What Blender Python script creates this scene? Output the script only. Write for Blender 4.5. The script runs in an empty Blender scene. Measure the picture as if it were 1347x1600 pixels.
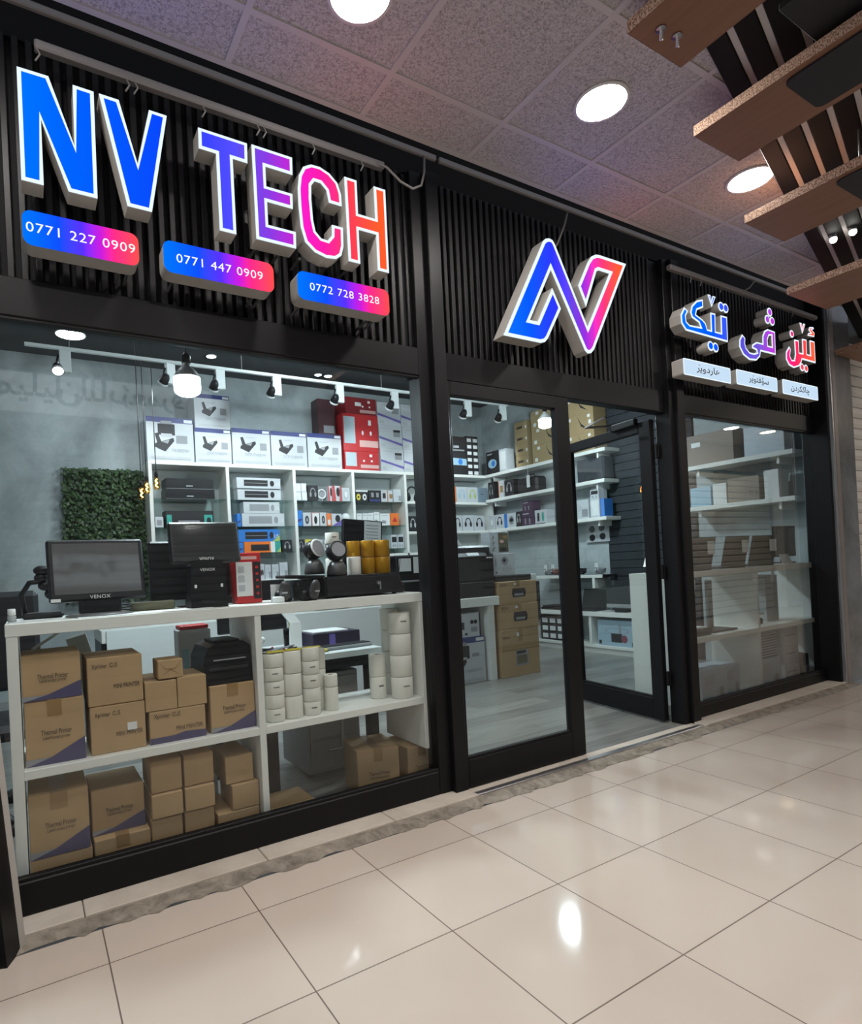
import bpy, bmesh, math, random
from mathutils import Vector, Matrix
random.seed(7)
R = math.radians
S = bpy.context.scene
COL = S.collection

# ------------------------------------------------------------------ camera, world, exposure
cam_d = bpy.data.cameras.new('camera')
cam = bpy.data.objects.new('camera', cam_d)
COL.objects.link(cam)
cam_d.sensor_fit = 'VERTICAL'
cam_d.sensor_height = 24.0
cam_d.sensor_width = 24.0
cam_d.lens = 927.28 / 1600 * 24.0
cam_d.shift_x = 81.03 / 1600
cam_d.shift_y = 82.94 / 1600
cam_d.clip_start = 0.05
cr = Vector((0.86004009, -0.50769187, -0.05079385))
cu = Vector((0.04126982, -0.03000636, 0.99869736))
cf = Vector((0.50855467, 0.86101602, 0.00485432))
cam.matrix_world = Matrix(((cr.x, cu.x, -cf.x, 0), (cr.y, cu.y, -cf.y, 0), (cr.z, cu.z, -cf.z, 1.2092), (0, 0, 0, 1)))
S.camera = cam
S.view_settings.view_transform = 'Standard'
S.view_settings.look = 'None'
S.view_settings.exposure = 0.0
S.view_settings.gamma = 1.0
S.view_settings.use_curve_mapping = False
S.cycles.use_denoising = True
S.cycles.max_bounces = 8
S.cycles.transparent_max_bounces = 16
S.cycles.sample_clamp_indirect = 4.0
S.cycles.caustics_reflective = False
S.cycles.caustics_refractive = False
W = bpy.data.worlds.new('world')
S.world = W
W.use_nodes = True
W.node_tree.nodes['Background'].inputs[0].default_value = (0.75, 0.8, 0.9, 1)
W.node_tree.nodes['Background'].inputs[1].default_value = 0.45
K_CORRIDOR, K_SPOT, K_BULB, K_SHOP = 140.0, 28.0, 460.0, 34.0

# ------------------------------------------------------------------ materials
MATS = {}
SIGN_GAIN = 3.4
def nodes_of(name):
    m = bpy.data.materials.new(name)
    m.use_nodes = True
    nt = m.node_tree
    for n in list(nt.nodes):
        nt.nodes.remove(n)
    return m, nt, nt.nodes, nt.links

def M(name, rgb, rough=0.5, metal=0.0, var=0.06, scale=18.0, spec=0.5, bump=0.0, coat=0.0):
    """plain surface with a slight noise in colour (and bump when asked)"""
    if name in MATS:
        return MATS[name]
    m, nt, N, L = nodes_of(name)
    out = N.new('ShaderNodeOutputMaterial')
    b = N.new('ShaderNodeBsdfPrincipled')
    L.new(b.outputs[0], out.inputs[0])
    tc = N.new('ShaderNodeTexCoord')
    no = N.new('ShaderNodeTexNoise')
    no.inputs['Scale'].default_value = scale
    no.inputs['Detail'].default_value = 4
    L.new(tc.outputs['Object'], no.inputs['Vector'])
    mx = N.new('ShaderNodeMix')
    mx.data_type = 'RGBA'
    mx.inputs[6].default_value = tuple(max(0, c * (1 - var)) for c in rgb) + (1,)
    mx.inputs[7].default_value = tuple(min(1, c * (1 + var)) for c in rgb) + (1,)
    L.new(no.outputs[0], mx.inputs[0])
    L.new(mx.outputs[2], b.inputs['Base Color'])
    b.inputs['Roughness'].default_value = rough
    b.inputs['Metallic'].default_value = metal
    b.inputs['Specular IOR Level'].default_value = spec
    b.inputs['Coat Weight'].default_value = coat
    if bump:
        bp = N.new('ShaderNodeBump')
        bp.inputs['Strength'].default_value = bump
        bp.inputs['Distance'].default_value = 0.01
        L.new(no.outputs[0], bp.inputs['Height'])
        L.new(bp.outputs[0], b.inputs['Normal'])
    MATS[name] = m
    return m

def EM(name, rgb, strength):
    if name in MATS:
        return MATS[name]
    m, nt, N, L = nodes_of(name)
    out = N.new('ShaderNodeOutputMaterial')
    e = N.new('ShaderNodeEmission')
    e.inputs[0].default_value = tuple(rgb) + (1,)
    e.inputs[1].default_value = strength
    L.new(e.outputs[0], out.inputs[0])
    MATS[name] = m
    return m

def ramp_emission(name, x0, x1, stops, SIGN_GAIN=2.0):
    # a channel at its limit in the picture is brighter than the picture can show
    stops = [(p, tuple(1.0 if v > .9 else v / SIGN_GAIN for v in c)) for p, c in stops]
    strength = SIGN_GAIN
    """printed colour gradient along world x on a back-lit acrylic face"""
    m, nt, N, L = nodes_of(name)
    out = N.new('ShaderNodeOutputMaterial')
    e = N.new('ShaderNodeEmission')
    g = N.new('ShaderNodeNewGeometry')
    sx = N.new('ShaderNodeSeparateXYZ')
    mr = N.new('ShaderNodeMapRange')
    rp = N.new('ShaderNodeValToRGB')
    L.new(g.outputs['Position'], sx.inputs[0])
    L.new(sx.outputs['X'], mr.inputs[0])
    mr.inputs[1].default_value = x0
    mr.inputs[2].default_value = x1
    L.new(mr.outputs[0], rp.inputs[0])
    L.new(rp.outputs[0], e.inputs[0])
    e.inputs[1].default_value = strength
    el = rp.color_ramp.elements
    el[0].position, el[0].color = stops[0][0], tuple(stops[0][1]) + (1,)
    el[1].position, el[1].color = stops[-1][0], tuple(stops[-1][1]) + (1,)
    for p, c in stops[1:-1]:
        q = el.new(p)
        q.color = tuple(c) + (1,)
    L.new(e.outputs[0], out.inputs[0])
    return m

def glass_mat(name, tint=(0.96, 0.98, 0.98), ior=1.5, gain=1.0):
    m, nt, N, L = nodes_of(name)
    out = N.new('ShaderNodeOutputMaterial')
    t = N.new('ShaderNodeBsdfTransparent')
    t.inputs[0].default_value = tint + (1,)
    g = N.new('ShaderNodeBsdfGlossy')
    g.inputs['Roughness'].default_value = 0.0
    fr = N.new('ShaderNodeFresnel')
    gb = N.new('ShaderNodeNewGeometry')
    io = N.new('ShaderNodeMapRange')          # same reflection from both faces of the thin pane
    io.inputs[3].default_value = ior
    io.inputs[4].default_value = 1 / ior
    L.new(gb.outputs['Backfacing'], io.inputs[0])
    L.new(io.outputs[0], fr.inputs[0])
    mu = N.new('ShaderNodeMath')
    mu.operation = 'MULTIPLY'
    mu.use_clamp = True
    mu.inputs[1].default_value = gain
    mix = N.new('ShaderNodeMixShader')
    L.new(fr.outputs[0], mu.inputs[0])
    L.new(mu.outputs[0], mix.inputs[0])
    L.new(t.outputs[0], mix.inputs[1])
    L.new(g.outputs[0], mix.inputs[2])
    L.new(mix.outputs[0], out.inputs[0])
    MATS[name] = m
    return m

def tile_mat():
    m, nt, N, L = nodes_of('glossy beige floor tiles')
    out = N.new('ShaderNodeOutputMaterial')
    b = N.new('ShaderNodeBsdfPrincipled')
    L.new(b.outputs[0], out.inputs[0])
    g = N.new('ShaderNodeNewGeometry')
    mp = N.new('ShaderNodeVectorMath')
    mp.operation = 'SUBTRACT'
    mp.inputs[1].default_value = (0.1701, 2.0935, 0)
    L.new(g.outputs['Position'], mp.inputs[0])
    dv = N.new('ShaderNodeVectorMath')
    dv.operation = 'SCALE'
    dv.inputs[3].default_value = 1 / 0.4927
    L.new(mp.outputs[0], dv.inputs[0])
    fl = N.new('ShaderNodeVectorMath')
    fl.operation = 'FLOOR'
    L.new(dv.outputs[0], fl.inputs[0])
    fr = N.new('ShaderNodeVectorMath')
    fr.operation = 'FRACTION'
    L.new(dv.outputs[0], fr.inputs[0])
    sp = N.new('ShaderNodeSeparateXYZ')
    L.new(fr.outputs[0], sp.inputs[0])
    gr = []
    for ax in ('X', 'Y'):
        ms = N.new('ShaderNodeMath'); ms.operation = 'SUBTRACT'; ms.inputs[1].default_value = 0.5
        L.new(sp.outputs[ax], ms.inputs[0])
        ab = N.new('ShaderNodeMath'); ab.operation = 'ABSOLUTE'
        L.new(ms.outputs[0], ab.inputs[0])
        gt = N.new('ShaderNodeMath'); gt.operation = 'GREATER_THAN'; gt.inputs[1].default_value = 0.4955
        L.new(ab.outputs[0], gt.inputs[0])
        gr.append(gt)
    mxm = N.new('ShaderNodeMath'); mxm.operation = 'MAXIMUM'
    L.new(gr[0].outputs[0], mxm.inputs[0]); L.new(gr[1].outputs[0], mxm.inputs[1])
    wn = N.new('ShaderNodeTexWhiteNoise'); wn.noise_dimensions = '2D'
    L.new(fl.outputs[0], wn.inputs['Vector'])
    no = N.new('ShaderNodeTexNoise'); no.inputs['Scale'].default_value = 1.7; no.inputs['Detail'].default_value = 5
    L.new(g.outputs['Position'], no.inputs['Vector'])
    ad = N.new('ShaderNodeMath'); ad.operation = 'MULTIPLY_ADD'; ad.inputs[1].default_value = 0.35
    L.new(wn.outputs[0], ad.inputs[0]); L.new(no.outputs[0], ad.inputs[2])
    mx = N.new('ShaderNodeMix'); mx.data_type = 'RGBA'
    mx.inputs[6].default_value = (0.57, 0.49, 0.42, 1); mx.inputs[7].default_value = (0.69, 0.60, 0.52, 1)
    L.new(ad.outputs[0], mx.inputs[0])
    m2 = N.new('ShaderNodeMix'); m2.data_type = 'RGBA'
    m2.inputs[7].default_value = (0.16, 0.12, 0.095, 1)
    L.new(mxm.outputs[0], m2.inputs[0]); L.new(mx.outputs[2], m2.inputs[6])
    L.new(m2.outputs[2], b.inputs['Base Color'])
    rr = N.new('ShaderNodeMapRange'); rr.inputs[3].default_value = 0.07; rr.inputs[4].default_value = 0.6
    L.new(mxm.outputs[0], rr.inputs[0]); L.new(rr.outputs[0], b.inputs['Roughness'])
    b.inputs['Specular IOR Level'].default_value = 0.5
    return m

def plank_mat(name, c0, c1, sx, sy, rough, axis_swap=False, mortar=None):
    """wood boards: brick layout for the boards, stretched noise for the grain"""
    m, nt, N, L = nodes_of(name)
    out = N.new('ShaderNodeOutputMaterial')
    b = N.new('ShaderNodeBsdfPrincipled')
    L.new(b.outputs[0], out.inputs[0])
    g = N.new('ShaderNodeNewGeometry')
    mp = N.new('ShaderNodeMapping')
    if axis_swap:
        mp.inputs['Rotation'].default_value = (0, 0, R(90))
    L.new(g.outputs['Position'], mp.inputs[0])
    br = N.new('ShaderNodeTexBrick')
    br.inputs['Scale'].default_value = 1
    br.inputs['Brick Width'].default_value = sx
    br.inputs['Row Height'].default_value = sy
    br.inputs['Mortar Size'].default_value = 0.002
    br.inputs['Color1'].default_value = (0, 0, 0, 1)
    br.inputs['Color2'].default_value = (1, 1, 1, 1)
    br.inputs['Mortar'].default_value = (0.2, 0.2, 0.2, 1)
    L.new(mp.outputs[0], br.inputs['Vector'])
    m2 = N.new('ShaderNodeMapping'); m2.inputs['Scale'].default_value = (1.6, 22, 8)
    L.new(mp.outputs[0], m2.inputs[0])
    no = N.new('ShaderNodeTexNoise'); no.inputs['Scale'].default_value = 1.5; no.inputs['Detail'].default_value = 6
    L.new(m2.outputs[0], no.inputs['Vector'])
    mm = N.new('ShaderNodeMath'); mm.operation = 'MULTIPLY_ADD'; mm.inputs[1].default_value = 0.45
    sb = N.new('ShaderNodeMath'); sb.operation = 'MULTIPLY_ADD'; sb.inputs[1].default_value = 0.9; sb.inputs[2].default_value = -0.15
    L.new(no.outputs[0], sb.inputs[0])
    L.new(br.outputs['Color'], mm.inputs[0]); L.new(sb.outputs[0], mm.inputs[2])
    mx = N.new('ShaderNodeMix'); mx.data_type = 'RGBA'
    mx.inputs[6].default_value = c0 + (1,); mx.inputs[7].default_value = c1 + (1,)
    L.new(mm.outputs[0], mx.inputs[0])
    L.new(mx.outputs[2], b.inputs['Base Color'])
    b.inputs['Roughness'].default_value = rough
    return m

def ceiling_mat():
    m, nt, N, L = nodes_of('fissured mineral ceiling tile')
    out = N.new('ShaderNodeOutputMaterial')
    b = N.new('ShaderNodeBsdfPrincipled')
    L.new(b.outputs[0], out.inputs[0])
    g = N.new('ShaderNodeNewGeometry')
    no = N.new('ShaderNodeTexNoise'); no.inputs['Scale'].default_value = 95; no.inputs['Detail'].default_value = 3; no.inputs['Distortion'].default_value = 1.2
    L.new(g.outputs['Position'], no.inputs['Vector'])
    rp = N.new('ShaderNodeValToRGB')
    rp.color_ramp.elements[0].position = 0.38; rp.color_ramp.elements[0].color = (0.34, 0.315, 0.32, 1)
    rp.color_ramp.elements[1].position = 0.56; rp.color_ramp.elements[1].color = (0.60, 0.57, 0.57, 1)
    L.new(no.outputs[0], rp.inputs[0]); L.new(rp.outputs[0], b.inputs['Base Color'])
    bp = N.new('ShaderNodeBump'); bp.inputs['Strength'].default_value = 0.5; bp.inputs['Distance'].default_value = 0.004
    L.new(no.outputs[0], bp.inputs['Height']); L.new(bp.outputs[0], b.inputs['Normal'])
    b.inputs['Roughness'].default_value = 0.85
    return m

def concrete_mat(name, c0, c1, scale=1.3, rough=0.8):
    m, nt, N, L = nodes_of(name)
    out = N.new('ShaderNodeOutputMaterial')
    b = N.new('ShaderNodeBsdfPrincipled')
    L.new(b.outputs[0], out.inputs[0])
    g = N.new('ShaderNodeNewGeometry')
    no = N.new('ShaderNodeTexNoise'); no.inputs['Scale'].default_value = scale; no.inputs['Detail'].default_value = 9; no.inputs['Roughness'].default_value = 0.68
    no.inputs['Distortion'].default_value = 0.6
    L.new(g.outputs['Position'], no.inputs['Vector'])
    rp = N.new('ShaderNodeValToRGB')
    rp.color_ramp.elements[0].position = 0.3; rp.color_ramp.elements[0].color = c0 + (1,)
    rp.color_ramp.elements[1].position = 0.68; rp.color_ramp.elements[1].color = c1 + (1,)
    L.new(no.outputs[0], rp.inputs[0]); L.new(rp.outputs[0], b.inputs['Base Color'])
    b.inputs['Roughness'].default_value = rough
    return m

BLACK = M('black powder coated aluminium', (0.0080, 0.0078, 0.0092), 0.42, 0, 0.1, spec=0.22)
SLATM = M('black slat wall', (0.0150, 0.0146, 0.0160), 0.42, 0, 0.12, spec=0.25)
VOIDM = M('black recess paint', (0.006, 0.006, 0.007), 0.9)
WHITE = M('white melamine board', (0.84, 0.85, 0.81), 0.35, 0, 0.03)
RETURN = M('sign letter aluminium return', (0.42, 0.40, 0.37), 0.5, 0.0, 0.05)
CARD = M('brown cardboard', (0.47, 0.315, 0.165), 0.75, 0, 0.10, 9)
CARD2 = M('khaki cardboard', (0.36, 0.27, 0.14), 0.75, 0, 0.10, 9)
TAPE = M('brown packing tape', (0.33, 0.20, 0.085), 0.3, 0, 0.08)
INK = M('dark print ink', (0.05, 0.035, 0.03), 0.6)
PURP = M('purple box print', (0.085, 0.075, 0.16), 0.6)
PURP2 = M('violet box print', (0.16, 0.12, 0.42), 0.5)
PAPER = M('white paper', (0.78, 0.80, 0.80), 0.6, 0, 0.03)
PBOX = M('white printed carton', (0.57, 0.60, 0.63), 0.5, 0, 0.05)
GREYP = M('grey print', (0.30, 0.31, 0.33), 0.6)
LGREY = M('light grey print', (0.5, 0.52, 0.54), 0.6)
DKP = M('charcoal plastic', (0.010, 0.010, 0.012), 0.4, spec=.35)
DKB = M('matt black box card', (0.012, 0.012, 0.015), 0.55)
SCREENG = M('screen glass with painted reflection', (0.11, 0.11, 0.112), 0.05)  # grey base colour stands in for the corridor mirrored in the screen
GLOSSBLK = M('glossy black screen glass', (0.035, 0.036, 0.038), 0.06)
NAVY = M('navy print', (0.03, 0.045, 0.20), 0.5)
BLUE = M('bright blue carton', (0.03, 0.20, 0.62), 0.45)
ORANGE = M('orange carton', (0.85, 0.20, 0.03), 0.45)
RED = M('red carton', (0.55, 0.025, 0.03), 0.4)
TEAL = M('teal print', (0.04, 0.36, 0.30), 0.5)
YELLOW = M('yellow print', (0.75, 0.62, 0.05), 0.5)
GREEN = M('lime print', (0.42, 0.55, 0.15), 0.5)
PINKP = M('pink print', (0.75, 0.45, 0.42), 0.5)
PLUM = M('dark plum carton', (0.065, 0.03, 0.07), 0.45)
LBLUE = M('pale blue print', (0.35, 0.55, 0.68), 0.5)
ROLLM = M('white label roll paper', (0.78, 0.77, 0.71), 0.55, 0, 0.04)
GOLD = M('amber ribbon film', (0.50, 0.25, 0.015), 0.22, 0.25, 0.15)
METAL = M('brushed steel', (0.55, 0.55, 0.56), 0.3, 0.9)
CORD = M('black cable', (0.015, 0.015, 0.016), 0.5)
GCORD = M('grey cable', (0.25, 0.24, 0.23), 0.5)
PANELW = M('white enamel panel', (0.80, 0.84, 0.84), 0.4, 0, 0.03)
GREYB = M('grey laminate', (0.33, 0.34, 0.34), 0.5)
OLIVE = M('olive box card', (0.13, 0.12, 0.07), 0.6)
GLASS = glass_mat('shop window glass', (0.95, 0.97, 0.97), gain=0.65)
BOOSTGL = glass_mat('boosted reflection window glass', (0.88, 0.90, 0.90), gain=1.6)  # same glass as the left pane, reflection raised to strengthen the mirrored shutters
DOORGL = glass_mat('door glass', (0.93, 0.96, 0.96))
SHELFGL = glass_mat('glass shelf', (0.80, 0.92, 0.90))
BULBGL = glass_mat('amber bulb glass', (0.98, 0.80, 0.45))
TILE = tile_mat()
CEIL = ceiling_mat()
SHOPFLOOR = plank_mat('grey vinyl planks', (0.10, 0.10, 0.095), (0.40, 0.40, 0.37), 1.25, 0.19, 0.32)
CONC = concrete_mat('pale polished plaster', (0.27, 0.31, 0.325), (0.54, 0.60, 0.61))
CONCD = concrete_mat('charcoal plaster', (0.014, 0.018, 0.024), (0.03, 0.036, 0.044))
CEMENT = concrete_mat('rough cement edge', (0.13, 0.11, 0.085), (0.40, 0.35, 0.29), 14)
SILL = concrete_mat('cream stone sill', (0.50, 0.44, 0.37), (0.66, 0.60, 0.52), 3)
MARBLE = concrete_mat('grey veined marble', (0.12, 0.13, 0.14), (0.30, 0.33, 0.36), 1.6, .2)
SHOPCEIL = M('dark grey shop ceiling paint', (0.06, 0.068, 0.075), 0.9)
SHUTTER = M('light grey shutter', (0.70, 0.69, 0.67), 0.55, 0, 0.05, 3)
SHUTDARK = M('shutter groove', (0.10, 0.10, 0.10), 0.8)
SIGNB = EM('pale sign board with added glow', (0.80, 0.85, 0.90), 1.9)  # glow added so the board shows mirrored in the left window
WOOD = plank_mat('walnut veneer', (0.20, 0.092, 0.050), (0.34, 0.172, 0.096), 30, 30, 0.45, True)
def chip_mat():
    m, nt, N, L = nodes_of('raw chipboard edge')
    out = N.new('ShaderNodeOutputMaterial'); b = N.new('ShaderNodeBsdfPrincipled'); L.new(b.outputs[0], out.inputs[0])
    g = N.new('ShaderNodeNewGeometry'); no = N.new('ShaderNodeTexNoise')
    no.inputs['Scale'].default_value = 190; no.inputs['Detail'].default_value = 2
    L.new(g.outputs['Position'], no.inputs['Vector'])
    rp = N.new('ShaderNodeValToRGB')
    rp.color_ramp.elements[0].position = 0.4; rp.color_ramp.elements[0].color = (0.14, 0.07, 0.04, 1)
    rp.color_ramp.elements[1].position = 0.6; rp.color_ramp.elements[1].color = (0.50, 0.34, 0.24, 1)
    L.new(no.outputs[0], rp.inputs[0]); L.new(rp.outputs[0], b.inputs['Base Color'])
    b.inputs['Roughness'].default_value = 0.8
    return m
CHIP = chip_mat()
LEAF = M('artificial ivy leaf', (0.020, 0.052, 0.014), 0.5, 0, 0.5, 25)
LEAF2 = M('artificial ivy leaf light', (0.045, 0.095, 0.025), 0.5, 0, 0.4, 25)
E_DOWN = EM('corridor downlight diffuser', (1.0, 0.95, 0.90), K_CORRIDOR)
E_WARM = EM('warm downlight diffuser', (1.0, 0.80, 0.40), K_CORRIDOR * 0.8)
E_SHOP = EM('shop ceiling light diffuser', (0.86, 0.95, 1.0), K_SHOP)
E_BULB = EM('led bulb diffuser', (0.80, 0.95, 1.0), K_BULB)
E_FIL = EM('glowing filament', (1.0, 0.55, 0.15), 45.0)
E_SPOT = EM('lit spotlight lens', (1.0, 0.96, 0.88), 18.0)
E_WHITE = EM('sign white acrylic', (0.78, 0.90, 1.0), 1.12)
E_TXT = EM('sign lit text', (1, 1, 1), 1.1)
E_PALE = EM('pale blue lit acrylic', (0.62, 0.80, 0.98), 0.95)
_b = lambda h: tuple(((int(h[i:i+2], 16) / 255 + 0.055) / 1.055) ** 2.4 if int(h[i:i+2], 16) > 10 else int(h[i:i+2], 16) / 255 / 12.92 for i in (0, 2, 4))
E_NVT = ramp_emission('gradient letter face', 0.0, 1.55, [(0, _b('0078ff')), (.12, _b('0064ff')), (.34, _b('0a46ff')), (.44, _b('3c46fa')), (.52, _b('5a50f0')), (.60, _b('8c3ce6')), (.69, _b('d21ed2')), (.76, _b('ff1eaa')), (.84, _b('ff3c5a')), (.93, _b('ff5a32')), (1, _b('ff6428'))], SIGN_GAIN)
E_LOGO = ramp_emission('gradient logo face', 2.2, 3.27, [(0, _b('0a78ff')), (.2, _b('0a5aff')), (.38, _b('2d37fa')), (.5, _b('6446e6')), (.6, _b('9632e6')), (.68, _b('e132d2')), (.78, _b('ff3c78')), (.9, _b('ff5a3c')), (1, _b('ff6428'))], SIGN_GAIN)
E_KURD = ramp_emission('gradient script face', 3.8, 5.65, [(0, _b('0078ff')), (.2, _b('005aff')), (.29, _b('3c5ae6')), (.38, _b('5a50dc')), (.52, _b('785adc')), (.62, _b('be3ce6')), (.72, _b('dc1ea0')), (.82, _b('fa2864')), (.92, _b('ff5046')), (1, _b('ff6e3c'))], SIGN_GAIN)
BOXSTOPS = [(0, _b('0078ff')), (.3, _b('0f50ff')), (.5, _b('5a32f5')), (.66, _b('cd1ee1')), (.78, _b('ff2d8c')), (1, _b('ff5050'))]
E_BOX = [ramp_emission('gradient phone sign %s' % n, a, b, BOXSTOPS, 1.12) for n, a, b in (('near', .03, .40), ('middle', .49, .935), ('far', 1.04, 1.503))]

# ------------------------------------------------------------------ mesh building helpers
TXT = {}
def glyphs(s, spacing=1.0, bold=0.0):
    """triangulated outline of a string, taken from a text curve"""
    k = (s, spacing, bold)
    if k not in TXT:
        c = bpy.data.curves.new('t', 'FONT')
        c.body = s
        c.space_character = spacing
        c.resolution_u = 3
        c.offset = bold
        o = bpy.data.objects.new('t', c)
        COL.objects.link(o)
        dg = bpy.context.evaluated_depsgraph_get()
        me = bpy.data.meshes.new_from_object(o.evaluated_get(dg))
        v = [(p.co.x, p.co.y) for p in me.vertices]
        f = [tuple(p.vertices) for p in me.polygons]
        bpy.data.objects.remove(o)
        bpy.data.curves.remove(c)
        bpy.data.meshes.remove(me)
        TXT[k] = (v, f)
    return TXT[k]

class MB:
    def __init__(s):
        s.v, s.f, s.mi, s.sm, s.mats, s.X = [], [], [], [], [], None
    def mat(s, m):
        if m not in s.mats:
            s.mats.append(m)
        return s.mats.index(m)
    def add(s, vs, fs, m, smooth=False):
        b = len(s.v)
        for p in vs:
            p = Vector(p)
            s.v.append(s.X @ p if s.X is not None else p)
        k = s.mat(m)
        for f in fs:
            s.f.append(tuple(i + b for i in f)); s.mi.append(k); s.sm.append(smooth)
        return s
    def poly(s, pts, m):
        return s.add(pts, [tuple(range(len(pts)))], m)
    def box(s, x0, x1, y0, y1, z0, z1, m, ch=0.0):
        lo, hi = (min(x0, x1), min(y0, y1), min(z0, z1)), (max(x0, x1), max(y0, y1), max(z0, z1))
        ch = min(ch, 0.45 * min(hi[i] - lo[i] for i in range(3)))
        if ch <= 0:
            vs = [(x, y, z) for x in (lo[0], hi[0]) for y in (lo[1], hi[1]) for z in (lo[2], hi[2])]
            return s.add(vs, [(0, 1, 3, 2), (4, 6, 7, 5), (0, 4, 5, 1), (2, 3, 7, 6), (0, 2, 6, 4), (1, 5, 7, 3)], m)
        vs, ix = [], {}
        for a in range(3):
            for c in range(8):
                sg = (c & 1, c >> 1 & 1, c >> 2 & 1)
                p = []
                for i in range(3):
                    e = hi[i] if sg[i] else lo[i]
                    if i != a:
                        e += -ch if sg[i] else ch
                    p.append(e)
                ix[(a, sg)] = len(vs); vs.append(p)
        fs = []
        for a in range(3):
            b, c = [i for i in range(3) if i != a]
            for sa in (0, 1):
                def k(sb, sc, ax):
                    t = [0, 0, 0]; t[a] = sa; t[b] = sb; t[c] = sc
                    return ix[(ax, tuple(t))]
                fs.append((k(0, 0, a), k(1, 0, a), k(1, 1, a), k(0, 1, a)))
        for a, b, c in ((0, 1, 2), (0, 2, 1), (1, 2, 0)):
            for sa in (0, 1):
                for sb in (0, 1):
                    def k(sc, ax):
                        t = [0, 0, 0]; t[a] = sa; t[b] = sb; t[c] = sc
                        return ix[(ax, tuple(t))]
                    fs.append((k(0, a), k(1, a), k(1, b), k(0, b)))
        for c in range(8):
            sg = (c & 1, c >> 1 & 1, c >> 2 & 1)
            fs.append((ix[(0, sg)], ix[(1, sg)], ix[(2, sg)]))
        return s.add(vs, fs, m)
    def cyl(s, p0, p1, r0, m, r1=None, seg=16, smooth=True):
        p0, p1 = Vector(p0), Vector(p1)
        r1 = r0 if r1 is None else r1
        d = (p1 - p0).normalized()
        u = d.orthogonal().normalized(); w = d.cross(u)
        vs = []
        for p, r in ((p0, r0), (p1, r1)):
            for i in range(seg):
                a = 2 * math.pi * i / seg
                vs.append(p + (u * math.cos(a) + w * math.sin(a)) * r)
        s.add(vs, [(i, (i + 1) % seg, seg + (i + 1) % seg, seg + i) for i in range(seg)], m, smooth)
        s.add(vs[:seg], [tuple(range(seg))], m)
        return s.add(vs[seg:], [tuple(range(seg))], m)
    def lathe(s, prof, m, c=(0, 0, 0), seg=24, smooth=True):
        vs = []
        for r, z in prof:
            for i in range(seg):
                a = 2 * math.pi * i / seg
                vs.append((c[0] + r * math.cos(a), c[1] + r * math.sin(a), c[2] + z))
        fs = []
        for j in range(len(prof) - 1):
            for i in range(seg):
                fs.append((j * seg + i, j * seg + (i + 1) % seg, (j + 1) * seg + (i + 1) % seg, (j + 1) * seg + i))
        return s.add(vs, fs, m, smooth)
    def ball(s, c, r, m, sc=(1, 1, 1), seg=16):
        n = seg // 2
        X = s.X
        s.X = (X if X is not None else Matrix.Identity(4)) @ Matrix.Translation(c) @ Matrix.Diagonal((*sc, 1))
        s.lathe([(max(1e-4, r * math.sin(math.pi * j / n)), -r * math.cos(math.pi * j / n)) for j in range(n + 1)], m, seg=seg)
        s.X = X
        return s
    def tube(s, pts, r, m, seg=8):
        pts = [Vector(p) for p in pts]
        vs, fs, u = [], [], None
        for i, p in enumerate(pts):
            d = (pts[min(i + 1, len(pts) - 1)] - pts[max(i - 1, 0)]).normalized()
            u = d.orthogonal().normalized() if u is None else (u - d * u.dot(d)).normalized()
            w = d.cross(u)
            for k in range(seg):
                a = 2 * math.pi * k / seg
                vs.append(p + (u * math.cos(a) + w * math.sin(a)) * r)
        for i in range(len(pts) - 1):
            for k in range(seg):
                fs.append((i * seg + k, i * seg + (k + 1) % seg, (i + 1) * seg + (k + 1) % seg, (i + 1) * seg + k))
        fs.append(tuple(range(seg))); fs.append(tuple(range(len(vs) - seg, len(vs))))
        return s.add(vs, fs, m, True)
    def prism(s, p2, y0, y1, m, mside=None):
        n = len(p2)
        f = [(x, y0, z) for x, z in p2]; b = [(x, y1, z) for x, z in p2]
        s.poly(f, m); s.poly(b, mside or m)
        return s.add(f + b, [(i, (i + 1) % n, n + (i + 1) % n, n + i) for i in range(n)], mside or m)
    def sheet(s, p2, y, m):
        return s.poly([(x, y, z) for x, z in p2], m)
    def text(s, t, m, at, size, right=(1, 0, 0), up=(0, 0, 1), align='C', spacing=1.0, sx=1.0, fit=None, bold=0.0):
        v, f = glyphs(t, spacing, bold)
        if not v:
            return s
        x0, x1 = min(p[0] for p in v), max(p[0] for p in v)
        if fit:
            sx = fit / ((x1 - x0) * size)
        off = {'C': (x0 + x1) / 2, 'L': x0, 'R': x1}[align]
        at, right, up = Vector(at), Vector(right), Vector(up)
        return s.add([at + right * ((p[0] - off) * size * sx) + up * (p[1] * size) for p in v], f, m)
    def build(s, name, parent=None, origin=None, flat=False):
        o0 = Vector(origin) if origin is not None else Vector((0, 0, 0))
        me = bpy.data.meshes.new(name)
        me.from_pydata([tuple(p - o0) for p in s.v], [], s.f)
        for m in s.mats:
            me.materials.append(m)
        me.polygons.foreach_set('material_index', s.mi)
        me.polygons.foreach_set('use_smooth', s.sm)
        if not flat:
            bm = bmesh.new(); bm.from_mesh(me)
            bmesh.ops.recalc_face_normals(bm, faces=bm.faces)
            bm.to_mesh(me); bm.free()
        me.update()
        o = bpy.data.objects.new(name, me)
        COL.objects.link(o)
        if parent is not None:
            o.parent = parent
        else:
            o.location = o0
        return o

def tag(o, label=None, cat=None, group=None, kind=None):
    if label: o['label'] = label
    if cat: o['category'] = cat
    if group: o['group'] = group
    if kind: o['kind'] = kind
    return o

def thing(name, label, cat, loc=(0, 0, 0), rz=0.0, group=None):
    o = bpy.data.objects.new(name, None)
    COL.objects.link(o)
    o.location = loc
    o.rotation_euler = (0, 0, rz)
    o.empty_display_size = 0.05
    return tag(o, label, cat, group)

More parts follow.
